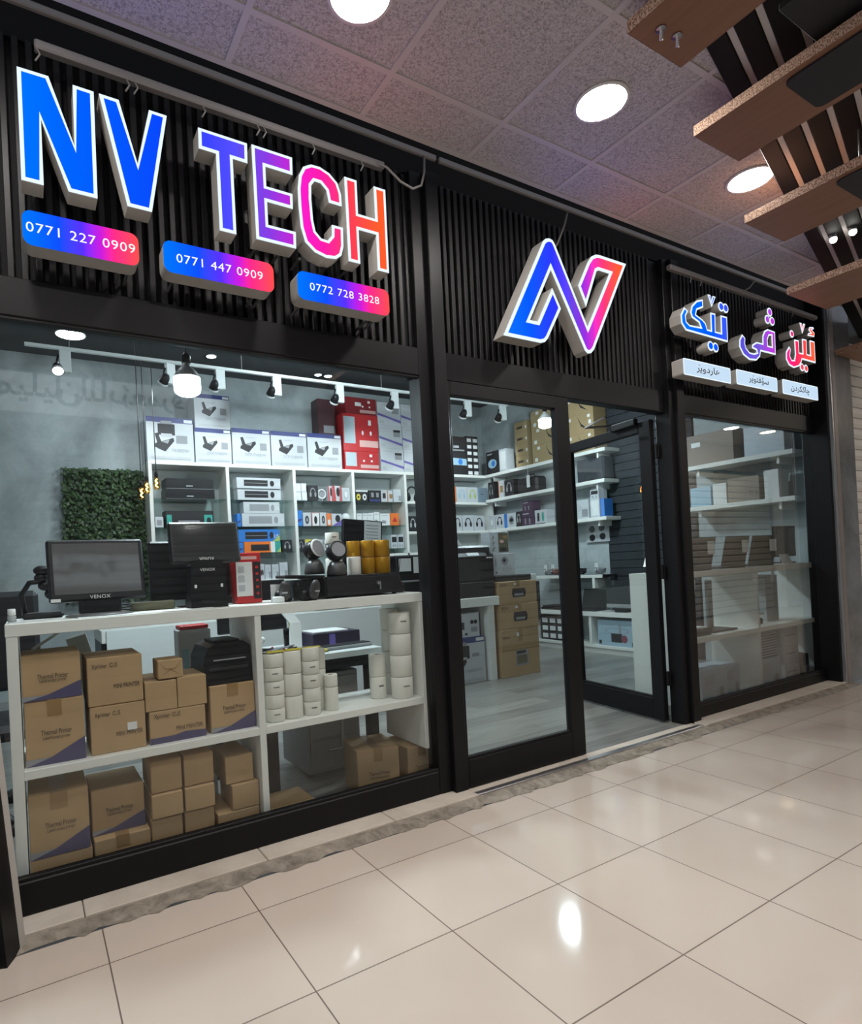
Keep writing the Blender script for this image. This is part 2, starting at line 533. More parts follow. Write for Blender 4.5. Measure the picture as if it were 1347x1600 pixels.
def dup(o, loc, rz=None, label=None, parent=None):
    c = o.copy()
    COL.objects.link(c)
    if parent is not None:
        c.parent = parent
    else:
        c.location = loc
        if rz is not None:
            c.rotation_euler = (0, 0, rz)
        if label:
            c['label'] = label
    for ch in list(o.children):
        dup(ch, None, parent=c)
    return c

def structure(mb, name, parent=None, origin=None):
    o = mb.build(name, parent, origin)
    if parent is None:
        o['kind'] = 'structure'
    return o

def st_empty(name, loc=(0, 0, 0)):
    o = bpy.data.objects.new(name, None)
    COL.objects.link(o)
    o.location = loc
    o['kind'] = 'structure'
    return o

def area2(p):
    return sum(p[i][0] * p[(i + 1) % len(p)][1] - p[(i + 1) % len(p)][0] * p[i][1] for i in range(len(p)))

def inset(p, d):
    """polygon moved inwards by d (mitred)"""
    n, out = len(p), []
    sg = 1 if area2(p) > 0 else -1
    for i in range(n):
        a, b, c = Vector(p[i - 1]), Vector(p[i]), Vector(p[(i + 1) % n])
        e1, e2 = (b - a).normalized(), (c - b).normalized()
        n1, n2 = Vector((-e1.y, e1.x)) * sg, Vector((-e2.y, e2.x)) * sg
        h = n1 + n2
        k = h.length_squared
        h = h * (2 / k) if k > 0.25 else h.normalized() * 2.0
        out.append((b.x + h.x * d, b.y + h.y * d))
    return out

def rrect(x0, x1, z0, z1, r, n=5):
    out = []
    for cx, cz, a0 in ((x1 - r, z1 - r, 0), (x0 + r, z1 - r, 90), (x0 + r, z0 + r, 180), (x1 - r, z0 + r, 270)):
        for i in range(n + 1):
            a = R(a0 + 90 * i / n)
            out.append((cx + r * math.cos(a), cz + r * math.sin(a)))
    return out

def disc2(cx, cz, rx, rz=None, n=16):
    rz = rz or rx
    return [(cx + rx * math.cos(2 * math.pi * i / n), cz + rz * math.sin(2 * math.pi * i / n)) for i in range(n)]

# ------------------------------------------------------------------ corridor shell
CZ = 3.2187
structure(MB().box(-4, 16, -1.3, 2.312, -0.12, 0, TILE), 'floor')
structure(MB().box(-2.5, 6.6, 2.46, 7.6, -0.12, 0.015, SHOPFLOOR), 'floor_shop')
m = MB()
rnd = random.Random(3)
n = 150
top, bot = [], []
for i in range(n + 1):
    x = -1.2 + 7.3 * i / n
    top.append((x, 2.385 + rnd.uniform(-.004, .004))); bot.append((x, 2.315 + rnd.uniform(-.022, .014)))
for i in range(n):
    a, b, c, d = bot[i], bot[i + 1], top[i + 1], top[i]
    z0, z1 = rnd.uniform(.003, .009), rnd.uniform(.016, .024)
    m.add([(a[0], a[1], .002), (b[0], b[1], .002), (c[0], c[1], .022), (d[0], d[1], .022)], [(0, 1, 2, 3)], CEMENT)
structure(m, 'trim_1')
m = MB()
for x0, x1 in ((-1.2, .12), (.123, .80), (.803, 1.42), (1.423, 1.93)):
    m.box(x0, x1, 2.38, 2.56, 0, .03, SILL, .003)
m.box(3.93, 6.0, 2.38, 2.56, 0, .03, SILL, .003)
m.box(1.93, 3.93, 2.40, 2.44, 0, .022, METAL, .004)
m.box(1.93, 3.93, 2.44, 2.50, 0, .018, SILL)
structure(m, 'trim_2')
# ceiling slab, tee grid, edge trims
structure(MB().box(-4, 16, -1.3, 2.2587, CZ, CZ + .05, CEIL), 'ceiling')
m = MB()
TEE = M('white ceiling tee bar', (0.58, 0.55, 0.54), 0.5, 0, .03)
for k in range(-8, 26):
    x = .7519 + .6 * k
    m.box(x - .013, x + .013, -1.2, 2.2587, CZ - .007, CZ + .002, TEE)
for k in range(0, 6):
    y = 1.9928 - .6 * k
    m.box(-4, 16, y - .013, y + .013, CZ - .0065, CZ + .002, TEE)
m.box(-4, 16, 2.236, 2.262, CZ - .008, CZ + .004, TEE)
structure(m, 'trim_3')
m = MB()
m.box(-4, 6.1, 2.262, 2.272, CZ, CZ + .07, M('shadow gap board', (.10, .075, .085), .7))
structure(m, 'trim_4')
m = MB()
GREYTRIM = M('grey metal edge profile', (.30, .28, .28), .45, .2)
m.box(-3, 1.87, 2.385, 2.405, 3.262, 3.29, GREYTRIM, .004)
m.box(1.89, 6.0, 2.385, 2.405, 3.262, 3.29, GREYTRIM, .004)
structure(m, 'trim_5')
# opposite side of the corridor: shutters, piers and a sign board
m = MB()
m.box(-4, 16, -1.45, -1.28, 0, 4.2, M('opposite wall plaster', (.34, .34, .34), .8))
for x0, x1, zt, pt, smt in ((-3.6, 4.4, 2.62, .085, M('grey shutter slat', (.20, .20, .205), .55, 0, .05, 3)), (5.2, 9.4, 2.5, .12, SHUTTER), (9.5, 12.9, 2.7, .12, SHUTTER)):
    m.box(x0, x1, -1.27, -1.235, 0, zt, SHUTDARK)
    z = .03
    while z < zt - .05:
        m.add([(x0, -1.235, z), (x1, -1.235, z), (x1, -1.212, z + .02), (x0, -1.212, z + .02), (x1, -1.212, z + pt - .03), (x0, -1.212, z + pt - .03), (x1, -1.235, z + pt - .01), (x0, -1.235, z + pt - .01)],
              [(0, 1, 2, 3), (3, 2, 4, 5), (5, 4, 6, 7)], smt)
        z += pt
m.box(-.95, 1.75, -1.28, -1.2, 2.80, 3.17, SIGNB, .01)
m.box(-3.6, 4.4, -1.28, -1.21, 2.78, 3.2, M('blue grey sign strip', (.30, .34, .40), .6))
m.box(-3.6, 4.4, -1.28, -1.21, 2.64, 2.78, M('blue grey sign strip', (.30, .34, .40), .6))
for x0, x1 in ((4.4, 5.2), (13.2, 14.9)):
    m.box(x0, x1, -1.28, -1.10, 0, 3.2, M('white pier paint', (.66, .67, .67), .6))
m.box(5.2, 12.9, -1.28, -1.2, 2.72, 3.2, M('brown grey fascia', (.33, .29, .27), .6))
structure(m, 'wall_opposite')
m = MB()
OPI = M('dark sign lettering', (.045, .05, .06), .5)
m.text('\ufee6\ufef4\ufee0\ufef4\ufee4\ufeea', OPI, (.06, -1.197, 2.955), .30, (-1, 0, 0), align='C', bold=.018)
m.text('\ufe99\ufe8e\ufedf\ufee0\ufede', OPI, (.64, -1.197, 2.955), .30, (-1, 0, 0), align='C', bold=.018)
m.text('\ufb6c\ufead\ufee3\ufecc\ufead', OPI, (1.16, -1.197, 2.955), .27, (-1, 0, 0), align='C', bold=.018)
tag(m.build('shop_sign_lettering'), 'dark script lettering on the pale sign board across the corridor, mirrored in the window', 'sign')
t = thing('phone_number_lettering', 'faint pale phone digits below the script sign across the corridor', 'sign', (.43, -1.207, 2.685))
for g_, gx_ in (('0750', 1.0), ('448', .76), ('0770', .36), ('361', .12), ('2022', -.12)):
    MB().text(g_, M('pale sign digits', (.75, .77, .8), .5), (gx_ - .43, 0, 0), .085, (-1, 0, 0), spacing=1.15).build('digits', t)
m = MB().text('ZKT', OPI, (10.0, -1.197, 2.62), .20, (-1, 0, 0))
tag(m.build('shop_sign_letters'), 'small dark ZKT letters on the brown fascia across the corridor', 'sign')
# right end of the corridor side: marble pier and the neighbour's shutter
structure(MB().box(6.0, 6.42, 2.385, 2.62, 0, CZ + .3, MARBLE, .004), 'wall_right_pier')
m = MB()
m.box(6.42, 9.5, 2.50, 2.56, 0, 3.6, SHUTDARK)
z = .1
while z < 3.1:
    m.add([(6.42, 2.50, z), (9.5, 2.50, z), (9.5, 2.478, z + .03), (6.42, 2.478, z + .03), (9.5, 2.478, z + .075), (6.42, 2.478, z + .075), (9.5, 2.50, z + .095), (6.42, 2.50, z + .095)],
          [(0, 1, 2, 3), (3, 2, 4, 5), (5, 4, 6, 7)], SHUTTER)
    z += .1
m.box(6.42, 6.50, 2.44, 2.50, 0, 3.3, M('shutter guide rail', (.5, .5, .5), .4, .3))
structure(m, 'wall_right_shutter')
structure(MB().box(9.5, 16, 2.5, 2.6, 0, 3.6, CONC), 'wall_right_far')
structure(MB().box(15.9, 16, -1.3, 2.6, 0, 3.6, M('far corridor wall', (.3, .3, .31), .8)), 'wall_end')

# ------------------------------------------------------------------ shop shell
structure(MB().box(-2.5, 6.6, 7.32, 7.5, 0, 3.75, CONC), 'wall_back')
structure(MB().box(-2.6, -2.5, 2.6, 7.5, 0, 3.75, CONC), 'wall_left')
m = MB()
m.box(6.36, 6.5, 5.0, 7.4, 0, 3.75, CONC)
m.box(6.36, 6.5, 3.82, 5.0, 0, 3.75, CONCD)
m.box(6.36, 6.5, 2.56, 3.82, 0, 3.75, CONC)
for i in range(36):
    m.box(6.335, 6.36, 3.83, 4.99, .055 + i * .1, .15 + i * .1, CONCD, .004)
structure(m, 'wall_right')
structure(MB().box(-2.6, 6.6, 2.57, 7.6, 3.7, 3.8, SHOPCEIL), 'ceiling_shop')
# shopfront: black slat wall above, posts, rails
m = MB()
for x0, x1 in ((-1.2, 1.745), (1.93, 3.765), (4.015, 5.98)):
    m.box(x0, x1, 2.545, 2.57, 2.30, 3.30, VOIDM)
    x = x0 + .008
    while x + .024 <= x1:
        m.box(x, x + .024, 2.515, 2.547, 2.33, 3.245, SLATM, .003)
        x += .045
m.box(-3, 6.0, 2.53, 2.6, 3.245, 3.75, VOIDM)
m.box(-3, 6.0, 2.27, 2.6, 3.75, 3.78, VOIDM)
structure(m, 'wall_front')
m = MB()
m.box(1.775, 1.85, 2.50, 2.60, .03, 3.26, BLACK, .003)
m.box(1.745, 1.775, 2.53, 2.60, 2.19, 3.26, BLACK, .003)
m.box(1.85, 1.93, 2.465, 2.58, 0, 3.26, BLACK, .004)
structure(m, 'trim_6')
m = MB()
m.box(3.765, 3.87, 2.53, 2.60, 2.19, 3.26, BLACK, .003)
m.box(3.87, 3.93, 2.49, 2.60, 0, 3.26, BLACK, .003)
m.box(3.93, 4.015, 2.465, 2.58, 0, 3.26, BLACK, .004)
structure(m, 'trim_7')
structure(MB().box(5.965, 6.0, 2.40, 2.60, 0, 3.6, BLACK, .003).box(6.0, 6.02, 2.375, 2.39, 0, 3.3, METAL, .003).box(6.02, 6.08, 2.37, 2.386, 0, 3.3, GREYTRIM, .003), 'trim_8')

def window(name, x0, x1, z0, z1, zb, mat):
    w = st_empty(name, (0, 0, 0))
    f = MB()
    f.box(x0, x1, 2.50, 2.575, z1, 2.335, BLACK, .004)
    f.box(x0, x1, 2.50, 2.575, zb, z0, BLACK, .005)
    f.box(x0, x1, 2.505, 2.53, z0, z0 + .014, BLACK, .002)
    f.box(x0, x1, 2.505, 2.53, z1 - .012, z1, BLACK, .002)
    f.build('window_frame', w)
    MB().box(x0 + .002, x1 - .002, 2.534, 2.542, z0 - .005, z1 + .005, mat).build('window_pane', w)
    return w
window('window_1', -1.2, 1.775, .15, 2.19, .03, GLASS)
window('window_2', 4.015, 5.965, .118, 2.20, .03, BOOSTGL)
structure(MB().box(1.93, 3.765, 2.50, 2.575, 2.185, 2.335, BLACK, .004), 'trim_9')

def door_leaf(name, w, h, loc, rz, stile_l, stile_r, hinges):
    d = st_empty(name, loc)
    d.rotation_euler = (0, 0, rz)
    f = MB()
    f.box(0, stile_l, -.02, .025, 0, h, BLACK, .004)
    f.box(w - stile_r, w, -.02, .025, 0, h, BLACK, .004)
    f.box(stile_l, w - stile_r, -.02, .025, h - .075, h, BLACK, .004)
    f.box(stile_l, w - stile_r, -.02, .025, 0, .15, BLACK, .004)
    f.box(stile_l, w - stile_r, -.012, .017, .15, .163, BLACK, .002)
    f.build('door_frame', d)
    MB().box(stile_l - .004, w - stile_r + .004, -.003, .003, .145, h - .07, DOORGL).build('door_pane', d)
    for z in hinges:
        MB().cyl((-.012, -.012, z - .05), (-.012, -.012, z + .05), .012, BLACK, seg=12).box(-.03, .03, -.024, -.018, z - .045, z + .045, BLACK, .002).build('door_hinge', d)
    return d
door_leaf('door_1', .93, 2.16, (1.932, 2.51, .022), 0, .03, .115, ())
d2 = door_leaf('door_2', .90, 2.13, (3.825, 2.60, .03), R(81.7), .10, .075, (.30, 1.05, 1.9))
MB().tube([(.25, -.03, 2.15), (.46, .18, 2.17), (.16, .27, 2.17)], .009, GCORD).box(.1, .34, .02, .06, 2.11, 2.16, DKP, .006).build('door_closer', d2)

# ------------------------------------------------------------------ lit signs on the slat wall
YF, YB = 2.33, 2.412
L_N = [(0.036,2.989),(0.131,2.991),(0.204,2.768),(0.207,2.989),(0.275,2.989),(0.271,2.598),(0.178,2.598),(0.102,2.829),(0.101,2.598),(0.034,2.598)]
L_V = [(0.292,2.989),(0.359,2.989),(0.415,2.768),(0.465,2.989),(0.530,2.989),(0.458,2.598),(0.372,2.598)]
L_T = [(0.648,2.984),(0.847,2.984),(0.845,2.901),(0.783,2.901),(0.783,2.592),(0.715,2.592),(0.715,2.901),(0.647,2.901)]
L_E = [(0.866,2.987),(1.046,2.987),(1.044,2.911),(0.922,2.911),(0.922,2.828),(1.039,2.828),(1.038,2.763),(0.922,2.763),(0.922,2.666),(1.046,2.666),(1.044,2.594),(0.867,2.594)]
L_C = [(1.277,2.838),(1.276,2.892),(1.260,2.939),(1.222,2.971),(1.176,2.986),(1.133,2.984),(1.096,2.963),(1.074,2.920),(1.065,2.861),(1.065,2.785),(1.070,2.695),(1.088,2.633),(1.131,2.599),(1.185,2.586),(1.233,2.591),(1.262,2.613),(1.275,2.656),(1.277,2.742),(1.222,2.742),(1.219,2.693),(1.197,2.666),(1.166,2.668),(1.140,2.692),(1.131,2.739),(1.127,2.830),(1.130,2.890),(1.147,2.914),(1.176,2.914),(1.203,2.890),(1.212,2.838)]
L_H = [(1.297,2.979),(1.360,2.979),(1.359,2.826),(1.450,2.826),(1.450,2.979),(1.513,2.979),(1.511,2.587),(1.450,2.587),(1.451,2.753),(1.358,2.753),(1.358,2.597),(1.298,2.597)]
LOGO = [(2.210,2.404),(2.542,2.982),(2.564,3.001),(2.592,3.010),(2.618,3.006),(2.634,2.989),(2.874,2.558),(3.093,2.915),(2.998,2.915),(2.978,2.905),(2.870,2.673),(2.811,2.787),(2.906,2.947),(2.939,2.985),(2.980,3.006),(3.006,3.010),(3.258,3.010),(2.921,2.431),(2.894,2.406),(2.864,2.399),(2.841,2.413),(2.592,2.833),(2.410,2.519),(2.468,2.519),(2.596,2.731),(2.658,2.625),(2.540,2.437),(2.516,2.414),(2.481,2.404)]
K_TEK = [(3.843,2.848),(3.800,2.789),(3.803,2.732),(3.850,2.692),(4.351,2.688),(4.356,2.870),(4.275,2.868),(4.270,2.742),(4.202,2.742),(4.210,2.868),(4.149,2.866),(4.146,2.741),(4.102,2.741),(4.086,2.779),(4.052,2.799),(3.976,2.821),(3.990,2.854),(4.067,2.885),(4.065,2.942),(3.990,2.919),(3.932,2.875),(3.911,2.825),(3.929,2.791),(4.005,2.770),(4.022,2.743),(3.896,2.737),(3.862,2.754),(3.857,2.790),(3.886,2.829)]
K_TEKV = [(4.128,2.989),(4.170,2.905),(4.225,2.989),(4.190,2.989),(4.171,2.952),(4.162,2.989)]
K_VI = [(4.544,2.776),(4.503,2.732),(4.498,2.677),(4.545,2.625),(4.625,2.599),(4.719,2.606),(4.775,2.644),(4.790,2.686),(5.005,2.688),(5.011,2.868),(4.904,2.872),(4.857,2.851),(4.826,2.809),(4.820,2.750),(4.734,2.748),(4.677,2.721),(4.669,2.693),(4.727,2.685),(4.734,2.670),(4.690,2.656),(4.631,2.657),(4.588,2.682),(4.575,2.715),(4.583,2.752)]
K_VIH = [(4.958,2.830),(4.918,2.823),(4.895,2.785),(4.897,2.745),(4.956,2.745)]
K_EN = [(5.217,2.787),(5.164,2.736),(5.158,2.677),(5.201,2.634),(5.276,2.622),(5.361,2.647),(5.402,2.685),(5.414,2.709),(5.638,2.708),(5.638,2.887),(5.557,2.887),(5.555,2.765),(5.500,2.765),(5.505,2.882),(5.432,2.880),(5.428,2.762),(5.374,2.760),(5.374,2.857),(5.305,2.855),(5.306,2.736),(5.287,2.688),(5.246,2.684),(5.224,2.714),(5.242,2.766)]
K_ENV = [(5.404,3.006),(5.444,2.920),(5.497,3.006),(5.466,3.008),(5.446,2.968),(5.438,3.006)]
K_ENH = [(5.566,2.995),(5.630,3.005),(5.642,2.992),(5.602,2.978),(5.646,2.961),(5.640,2.925),(5.528,2.918),(5.540,2.942),(5.580,2.949),(5.549,2.969)]

def channel(parent, poly, origin, face, border, yf=YF, yb=YB, pname='letter_body', pins=()):
    m = MB().prism(poly, yf + .003, yb, RETURN, RETURN)
    for px, pz in pins:
        m.cyl((px, yb, pz), (px, 2.52, pz), .006, METAL, seg=8)
    m.build(pname, parent, origin)
    MB().sheet(poly, yf, E_WHITE).build('letter_border', parent, origin)
    MB().sheet(inset(poly, border), yf - .0015, face).build('letter_face', parent, origin)

for ch, poly, lab in (('N', L_N, 'large blue lit letter N at the left end of the shop name'),
                      ('V', L_V, 'large blue lit letter V beside the first N'),
                      ('T', L_T, 'large blue violet lit letter T starting the second word'),
                      ('E', L_E, 'large purple lit letter E between T and C'),
                      ('C', L_C, 'large magenta lit letter C with a rounded bowl'),
                      ('H', L_H, 'large orange red lit letter H ending the shop name')):
    x0, x1, z0 = min(p[0] for p in poly), max(p[0] for p in poly), min(p[1] for p in poly)
    o = ((x0 + x1) / 2, YB, z0)
    t = thing('sign_letter', lab, 'sign letter', o, 0, 'lit letters of the shop name')
    channel(t, poly, o, E_NVT, .0125, pins=((x0 + .03, z0 + .015), (x1 - .04 if ch not in 'VTN' else (x0 + x1) / 2 + .0, z0 + .02 if ch not in 'NT' else z0 + .3), ((x0 + x1) / 2, z0 + .36)) if ch in 'EC' else ((x0 + .04, z0 + .02),) if ch in 'NH' else ())
o = (2.73, YB, 2.40)
t = thing('sign_emblem', 'folded ribbon N emblem glowing blue to red above the doors', 'sign', o)
channel(t, LOGO, o, E_LOGO, .019, pname='emblem_body')

def word(lab, x, polys, dots, hole=None):
    o = (x, YB, 2.6)
    hole = hole[::-1] if hole else None
    t = thing('sign_word', lab, 'sign', o, 0, 'lit script words above the right window')
    for i, p in enumerate(polys):
        if i == 0 and hole:
            # ring shaped head of the letter: join outline and counter through a slit
            k = 9
            out = p[:k + 1] + [hole[0]] + hole[1:] + [hole[0]] + p[k:]
            MB().prism(out, YF + .003, YB, RETURN, RETURN).build('word_body', t, o)
            MB().sheet(out, YF, E_WHITE).build('word_border', t, o)
            q = inset(p, .0115)
            h = inset(hole, -.0115)
            MB().sheet(q[:k + 1] + [h[0]] + h[1:] + [h[0]] + q[k:], YF - .0015, E_KURD).build('word_face', t, o)
            continue
        b = .0115 if i == 0 else .009
        MB().prism(p, YF + .003, YB, RETURN, RETURN).build('word_body' if i == 0 else 'mark_body', t, o)
        MB().sheet(p, YF, E_WHITE).build('word_border' if i == 0 else 'mark_border', t, o)
        MB().sheet(inset(p, b), YF - .0015, E_KURD).build('word_face' if i == 0 else 'mark_face', t, o)
    for cx, cz, rx in dots:
        p = disc2(cx, cz, rx, rx * .95)
        m = MB().prism(p, YF + .003, YB, RETURN, RETURN).sheet(p, YF, E_WHITE).sheet(disc2(cx, cz, rx - .011, (rx - .011) * .95), YF - .0015, E_KURD)
        m.build('dot', t, o)
word('blue lit script word with a v mark and two dot pairs, leftmost of the three', 4.08, [K_TEK, K_TEKV], [(4.288, 2.931, .036), (4.344, 2.930, .036), (4.132, 2.630, .036), (4.192, 2.628, .036)])
word('violet lit script word with three dots, between the blue and red words', 4.76, [K_VI], [(4.948, 3.008, .036), (4.909, 2.946, .036), (4.979, 2.944, .036)], K_VIH)
word('red lit script word with a hooked mark, rightmost of the three', 5.4, [K_EN, K_ENV, K_ENH], [(5.271, 2.893, .032), (5.407, 2.646, .034), (5.472, 2.643, .034)])

PHONES = (('0771 227 0909', .030, .404, 2.378, 2.499, .039, .391, 2.424, 0, 'pill shaped phone sign 0771 227 0909 under the letters N and V'),
          ('0771 447 0909', .492, .935, 2.382, 2.504, .538, .886, 2.426, 1, 'pill shaped phone sign 0771 447 0909 under the letters T and E'),
          ('0772 728 3828', 1.042, 1.503, 2.381, 2.503, 1.097, 1.447, 2.427, 2, 'pill shaped phone sign 0772 728 3828 under the letters C and H'))
for s_, x0, x1, z0, z1, t0, t1, tz, k, lab in PHONES:
    o = ((x0 + x1) / 2, YB, z0)
    t = thing('phone_sign', lab, 'sign', o, 0, 'lit phone number signs')
    m = MB().prism(rrect(x0, x1, z0, z1, .03), YF + .002, YB, RETURN, RETURN)
    for px in (x0 + .05, x1 - .06, x1 - .03):
        m.cyl((px, YB, z0 + .015), (px, 2.52, z0 + .01), .006, METAL, seg=8)
    m.build('sign_body', t, o)
    MB().sheet(rrect(x0, x1, z0, z1, .03), YF, E_BOX[k]).build('sign_face', t, o)
    gx = lambda q: max(p[0] for p in glyphs(q, 1.1)[0])
    full, pre = gx(s_), ''
    for g_ in s_.split():
        k0 = gx(pre + g_) - (gx(g_) - min(p[0] for p in glyphs(g_, 1.1)[0]))
        k1 = gx(pre + g_)
        MB().text(g_, E_TXT, (t0 + (t1 - t0) * k0 / full, YF - .002, tz), .048, align='L', spacing=1.1, fit=(t1 - t0) * (k1 - k0) / full).build('sign_digits', t, o)
        pre += g_ + ' '
CARON = '\u02c7'
KSMALL = (('\ufeae\ufbfe\ufeed\ufea9\ufead\ufe8e\ufeeb', .13, 3.800, 4.363, 2.392, 2.503, 3.945, 4.225, 'white lit script sign under the blue script word'),
          ('\ufeae\ufbfe\ufeee\ufe98\ufed3\ufbda\ufeb3', .22, 4.437, 5.006, 2.400, 2.509, 4.60, 4.875, 'white lit script sign in the middle, under the violet script word'),
          ('\ufee5\ufea9\ufeae\ufb91\ufb90\ufe8e\ufb7c', None, 5.083, 5.650, 2.400, 2.514, 5.205, 5.505, 'white lit script sign under the red script word'))
for s_, vpos, x0, x1, z0, z1, t0, t1, lab in KSMALL:
    o = ((x0 + x1) / 2, YB, z0)
    t = thing('service_sign', lab, 'sign', o, 0, 'white lit service signs')
    MB().prism(rrect(x0, x1, z0, z1, .012, 3), YF + .002, YB, RETURN, RETURN).build('sign_body', t, o)
    m = MB().sheet(rrect(x0, x1, z0, z1, .012, 3), YF, E_WHITE)
    m.sheet(rrect(x0 + .008, x1 - .008, z0 + .007, z1 - .007, .010, 3), YF - .001, E_PALE)
    m.build('sign_face', t, o)
    m = MB().text(s_, INK, ((t0 + t1) / 2, YF - .002, z0 + .043), .062, fit=t1 - t0, bold=.012)
    if vpos is not None:
        m.text(CARON, INK, (t0 + (t1 - t0) * vpos, YF - .002, z0 + .052), .055)
        if 'middle' in lab:
            m.text(CARON, INK, (t0 + (t1 - t0) * .72, YF - .002, z0 + .052), .055)
    m.build('sign_script', t, o)
# grey light bars above the signs with their hanging wires
for nm, x0, x1, hooks, lab in (('left', .095, 1.56, (.10, .40, .43, .69, .92, .95, 1.18, 1.43), 'long grey light bar hung above the shop name letters'),
                               ('right', 3.82, 5.87, (4.05, 4.17, 4.42, 4.95, 5.45), 'long grey light bar hung above the script words')):
    o = ((x0 + x1) / 2, 2.41, 3.14)
    t = thing('light_bar', lab, 'light bar', o)
    MB().box(x0, x1, 2.392, 2.43, 3.132, 3.166, GREYTRIM, .006).build('bar_body', t, o)
    for hx in hooks:
        MB().tube([(hx, 2.40, 3.135), (hx + .012, 2.40, 3.115), (hx - .004, 2.40, 3.085)], .0035, GCORD, 6).build('hanging_wire', t, o)
m = MB().tube([(1.50, 2.40, 3.15), (1.56, 2.38, 3.13), (1.63, 2.37, 3.075), (1.70, 2.37, 3.06), (1.76, 2.38, 3.10), (1.79, 2.39, 3.18), (1.80, 2.395, 3.28)], .006, GCORD)
tag(m.build('loose_cable', None, (1.8, 2.395, 3.28)), 'grey cable looping from the left light bar up to the ceiling edge', 'cable')
m = MB().tube([(2.80, 2.50, 3.06), (2.815, 2.47, 3.10), (2.84, 2.43, 3.20), (2.84, 2.40, 3.27)], .006, GCORD)
tag(m.build('emblem_cable', None, (2.84, 2.4, 3.27)), 'short grey cable hanging above the ribbon emblem', 'cable')
m = MB().tube([(4.75, 2.41, 3.165), (4.82, 2.40, 3.20), (4.88, 2.39, 3.26), (5.02, 2.39, 3.27)], .005, GCORD)
tag(m.build('script_cable', None, (4.75, 2.41, 3.165)), 'thin cable rising from the right light bar', 'cable')

# ------------------------------------------------------------------ corridor ceiling fittings
def downlight(x, y, lab, em, r=.105):
    t = thing('ceiling_downlight', lab, 'ceiling light', (x, y, CZ), 0, 'round ceiling downlights')
    MB().lathe([(r, 0), (r + .014, -.002), (r + .012, -.010), (r, -.009)], M('white lamp rim', (.75, .74, .72), .4), seg=36).build('rim', t)
    MB().lathe([(.001, -.007), (r, -.007)], em, seg=36, smooth=False).build('diffuser', t)
    return t
downlight(2.265, 1.70, 'bright round downlight nearest the first wooden plank', E_DOWN)
downlight(3.46, 1.69, 'bright round downlight between the second and third wooden planks', E_DOWN)
downlight(1.08, 1.76, 'round downlight cut off by the top edge of the picture', E_DOWN)
for i, (x, y, e) in enumerate(((-.12, 1.75, E_DOWN), (-.12, .12, E_DOWN), (1.08, .12, E_DOWN), (2.27, .12, E_DOWN), (4.65, .12, E_DOWN), (7.05, .12, E_DOWN), (8.98, .38, E_DOWN), (10.06, -.33, E_DOWN), (11.09, -.28, E_WARM))):  # near ones are unseen and added for light; the far ones show as reflections
    downlight(x, y, 'round corridor downlight on the viewer\'s side, %s from the left' % 'first second third fourth fifth sixth seventh eighth ninth'.split()[i] if e is E_DOWN else 'warm yellow downlight mirrored in the right window', e)

def plank(x0, x1, ye, z, patch, bolts, lab):
    o = ((x0 + x1) / 2, ye, z)
    t = thing('ceiling_plank', lab, 'wooden plank', o, 0, 'wooden planks hung under the ceiling')
    m = MB().box(x0 + .0015, x1 - .0015, -.6, ye - .0015, z, z + .044, WOOD)
    m.add([(x0, -.6, z), (x0, ye, z), (x0, ye, z + .044), (x0, -.6, z + .044)], [(0, 1, 2, 3)], CHIP)
    m.add([(x0, ye, z), (x1, ye, z), (x1, ye, z + .044), (x0, ye, z + .044)], [(0, 1, 2, 3)], CHIP)
    m.build('board', t, o)
    if patch:
        a, b, yp = patch
        p = [(q[0], q[1]) for q in rrect(a, b, -.6, yp, .03, 4)]
        s = MB()
        s.add([(u, v, z - .001) for u, v in p] + [(u, v, z - .010) for u, v in p],
              [tuple(range(len(p))), tuple(range(len(p), 2 * len(p)))] + [(i, (i + 1) % len(p), len(p) + (i + 1) % len(p), len(p) + i) for i in range(len(p))], DKB)
        s.build('black_plate', t, o)
    for bx, by in bolts:
        MB().lathe([(.001, -.002), (.018, -.002), (.018, -.006), (.006, -.009), (.006, -.04), (.001, -.041)], METAL, (bx, by, z), seg=14).build('bolt', t, o)
    for hx in (x0 + .06, x1 - .06):
        MB().cyl((hx, ye - .5, z + .044), (hx, ye - .5, CZ), .004, METAL, seg=8).build('hanger_rod', t, o)
plank(1.93, 2.25, 1.325, 3.08, None, ((2.02, 1.255), (2.10, 1.245)), 'nearest wooden plank with two bolts in its underside')
plank(2.59, 2.95, 1.485, 3.03, (2.62, 2.90, 1.14), (), 'second wooden plank, with a chipboard edge and black plate')
plank(3.43, 3.85, 1.715, 2.98, (3.46, 3.79, 1.31), (), 'third wooden plank, right of the second downlight')
plank(4.45, 5.01, 1.985, 2.90, None, (), 'fourth wooden plank, just above the script sign')
plank(6.08, 6.85, 2.36, 2.85, None, (), 'farthest wooden plank, in front of the marble pier')
ca, sa = math.cos(R(14.8)), math.sin(R(14.8))
for i in range(5):
    off = .10 * i
    m = MB()
    m.X = Matrix.Translation((2.05 + sa * off, 1.208 - ca * off, 0)) @ Matrix.Rotation(R(14.8), 4, 'Z')
    m.box(0, 6.6, -.074, 0, 3.182, 3.206, M('dead black slat paint', (.004, .004, .005), .6, spec=.2), .003)
    for hx in (.4, 2.2, 4.2, 6.2):
        m.box(hx - .02, hx + .02, -.05, -.02, 3.206, CZ - .002, DKB)
    o = m.X @ Vector((0, 0, 3.2))
    sl = tag(m.build('ceiling_slat', None, o), ('black ceiling slat running diagonally above the planks, %s' % ('outermost, nearest the shopfront', 'second from the shopfront side', 'middle one of five', 'fourth from the shopfront side', 'farthest from the shopfront')[i]), 'ceiling slat', 'diagonal black ceiling slats')
    if i < 4:
        e = MB()
        e.X = m.X
        e.box(0, 6.6, -.099, -.0755, 3.188, 3.2, TEE, .001)
        e.build('pale_strip', sl, o)
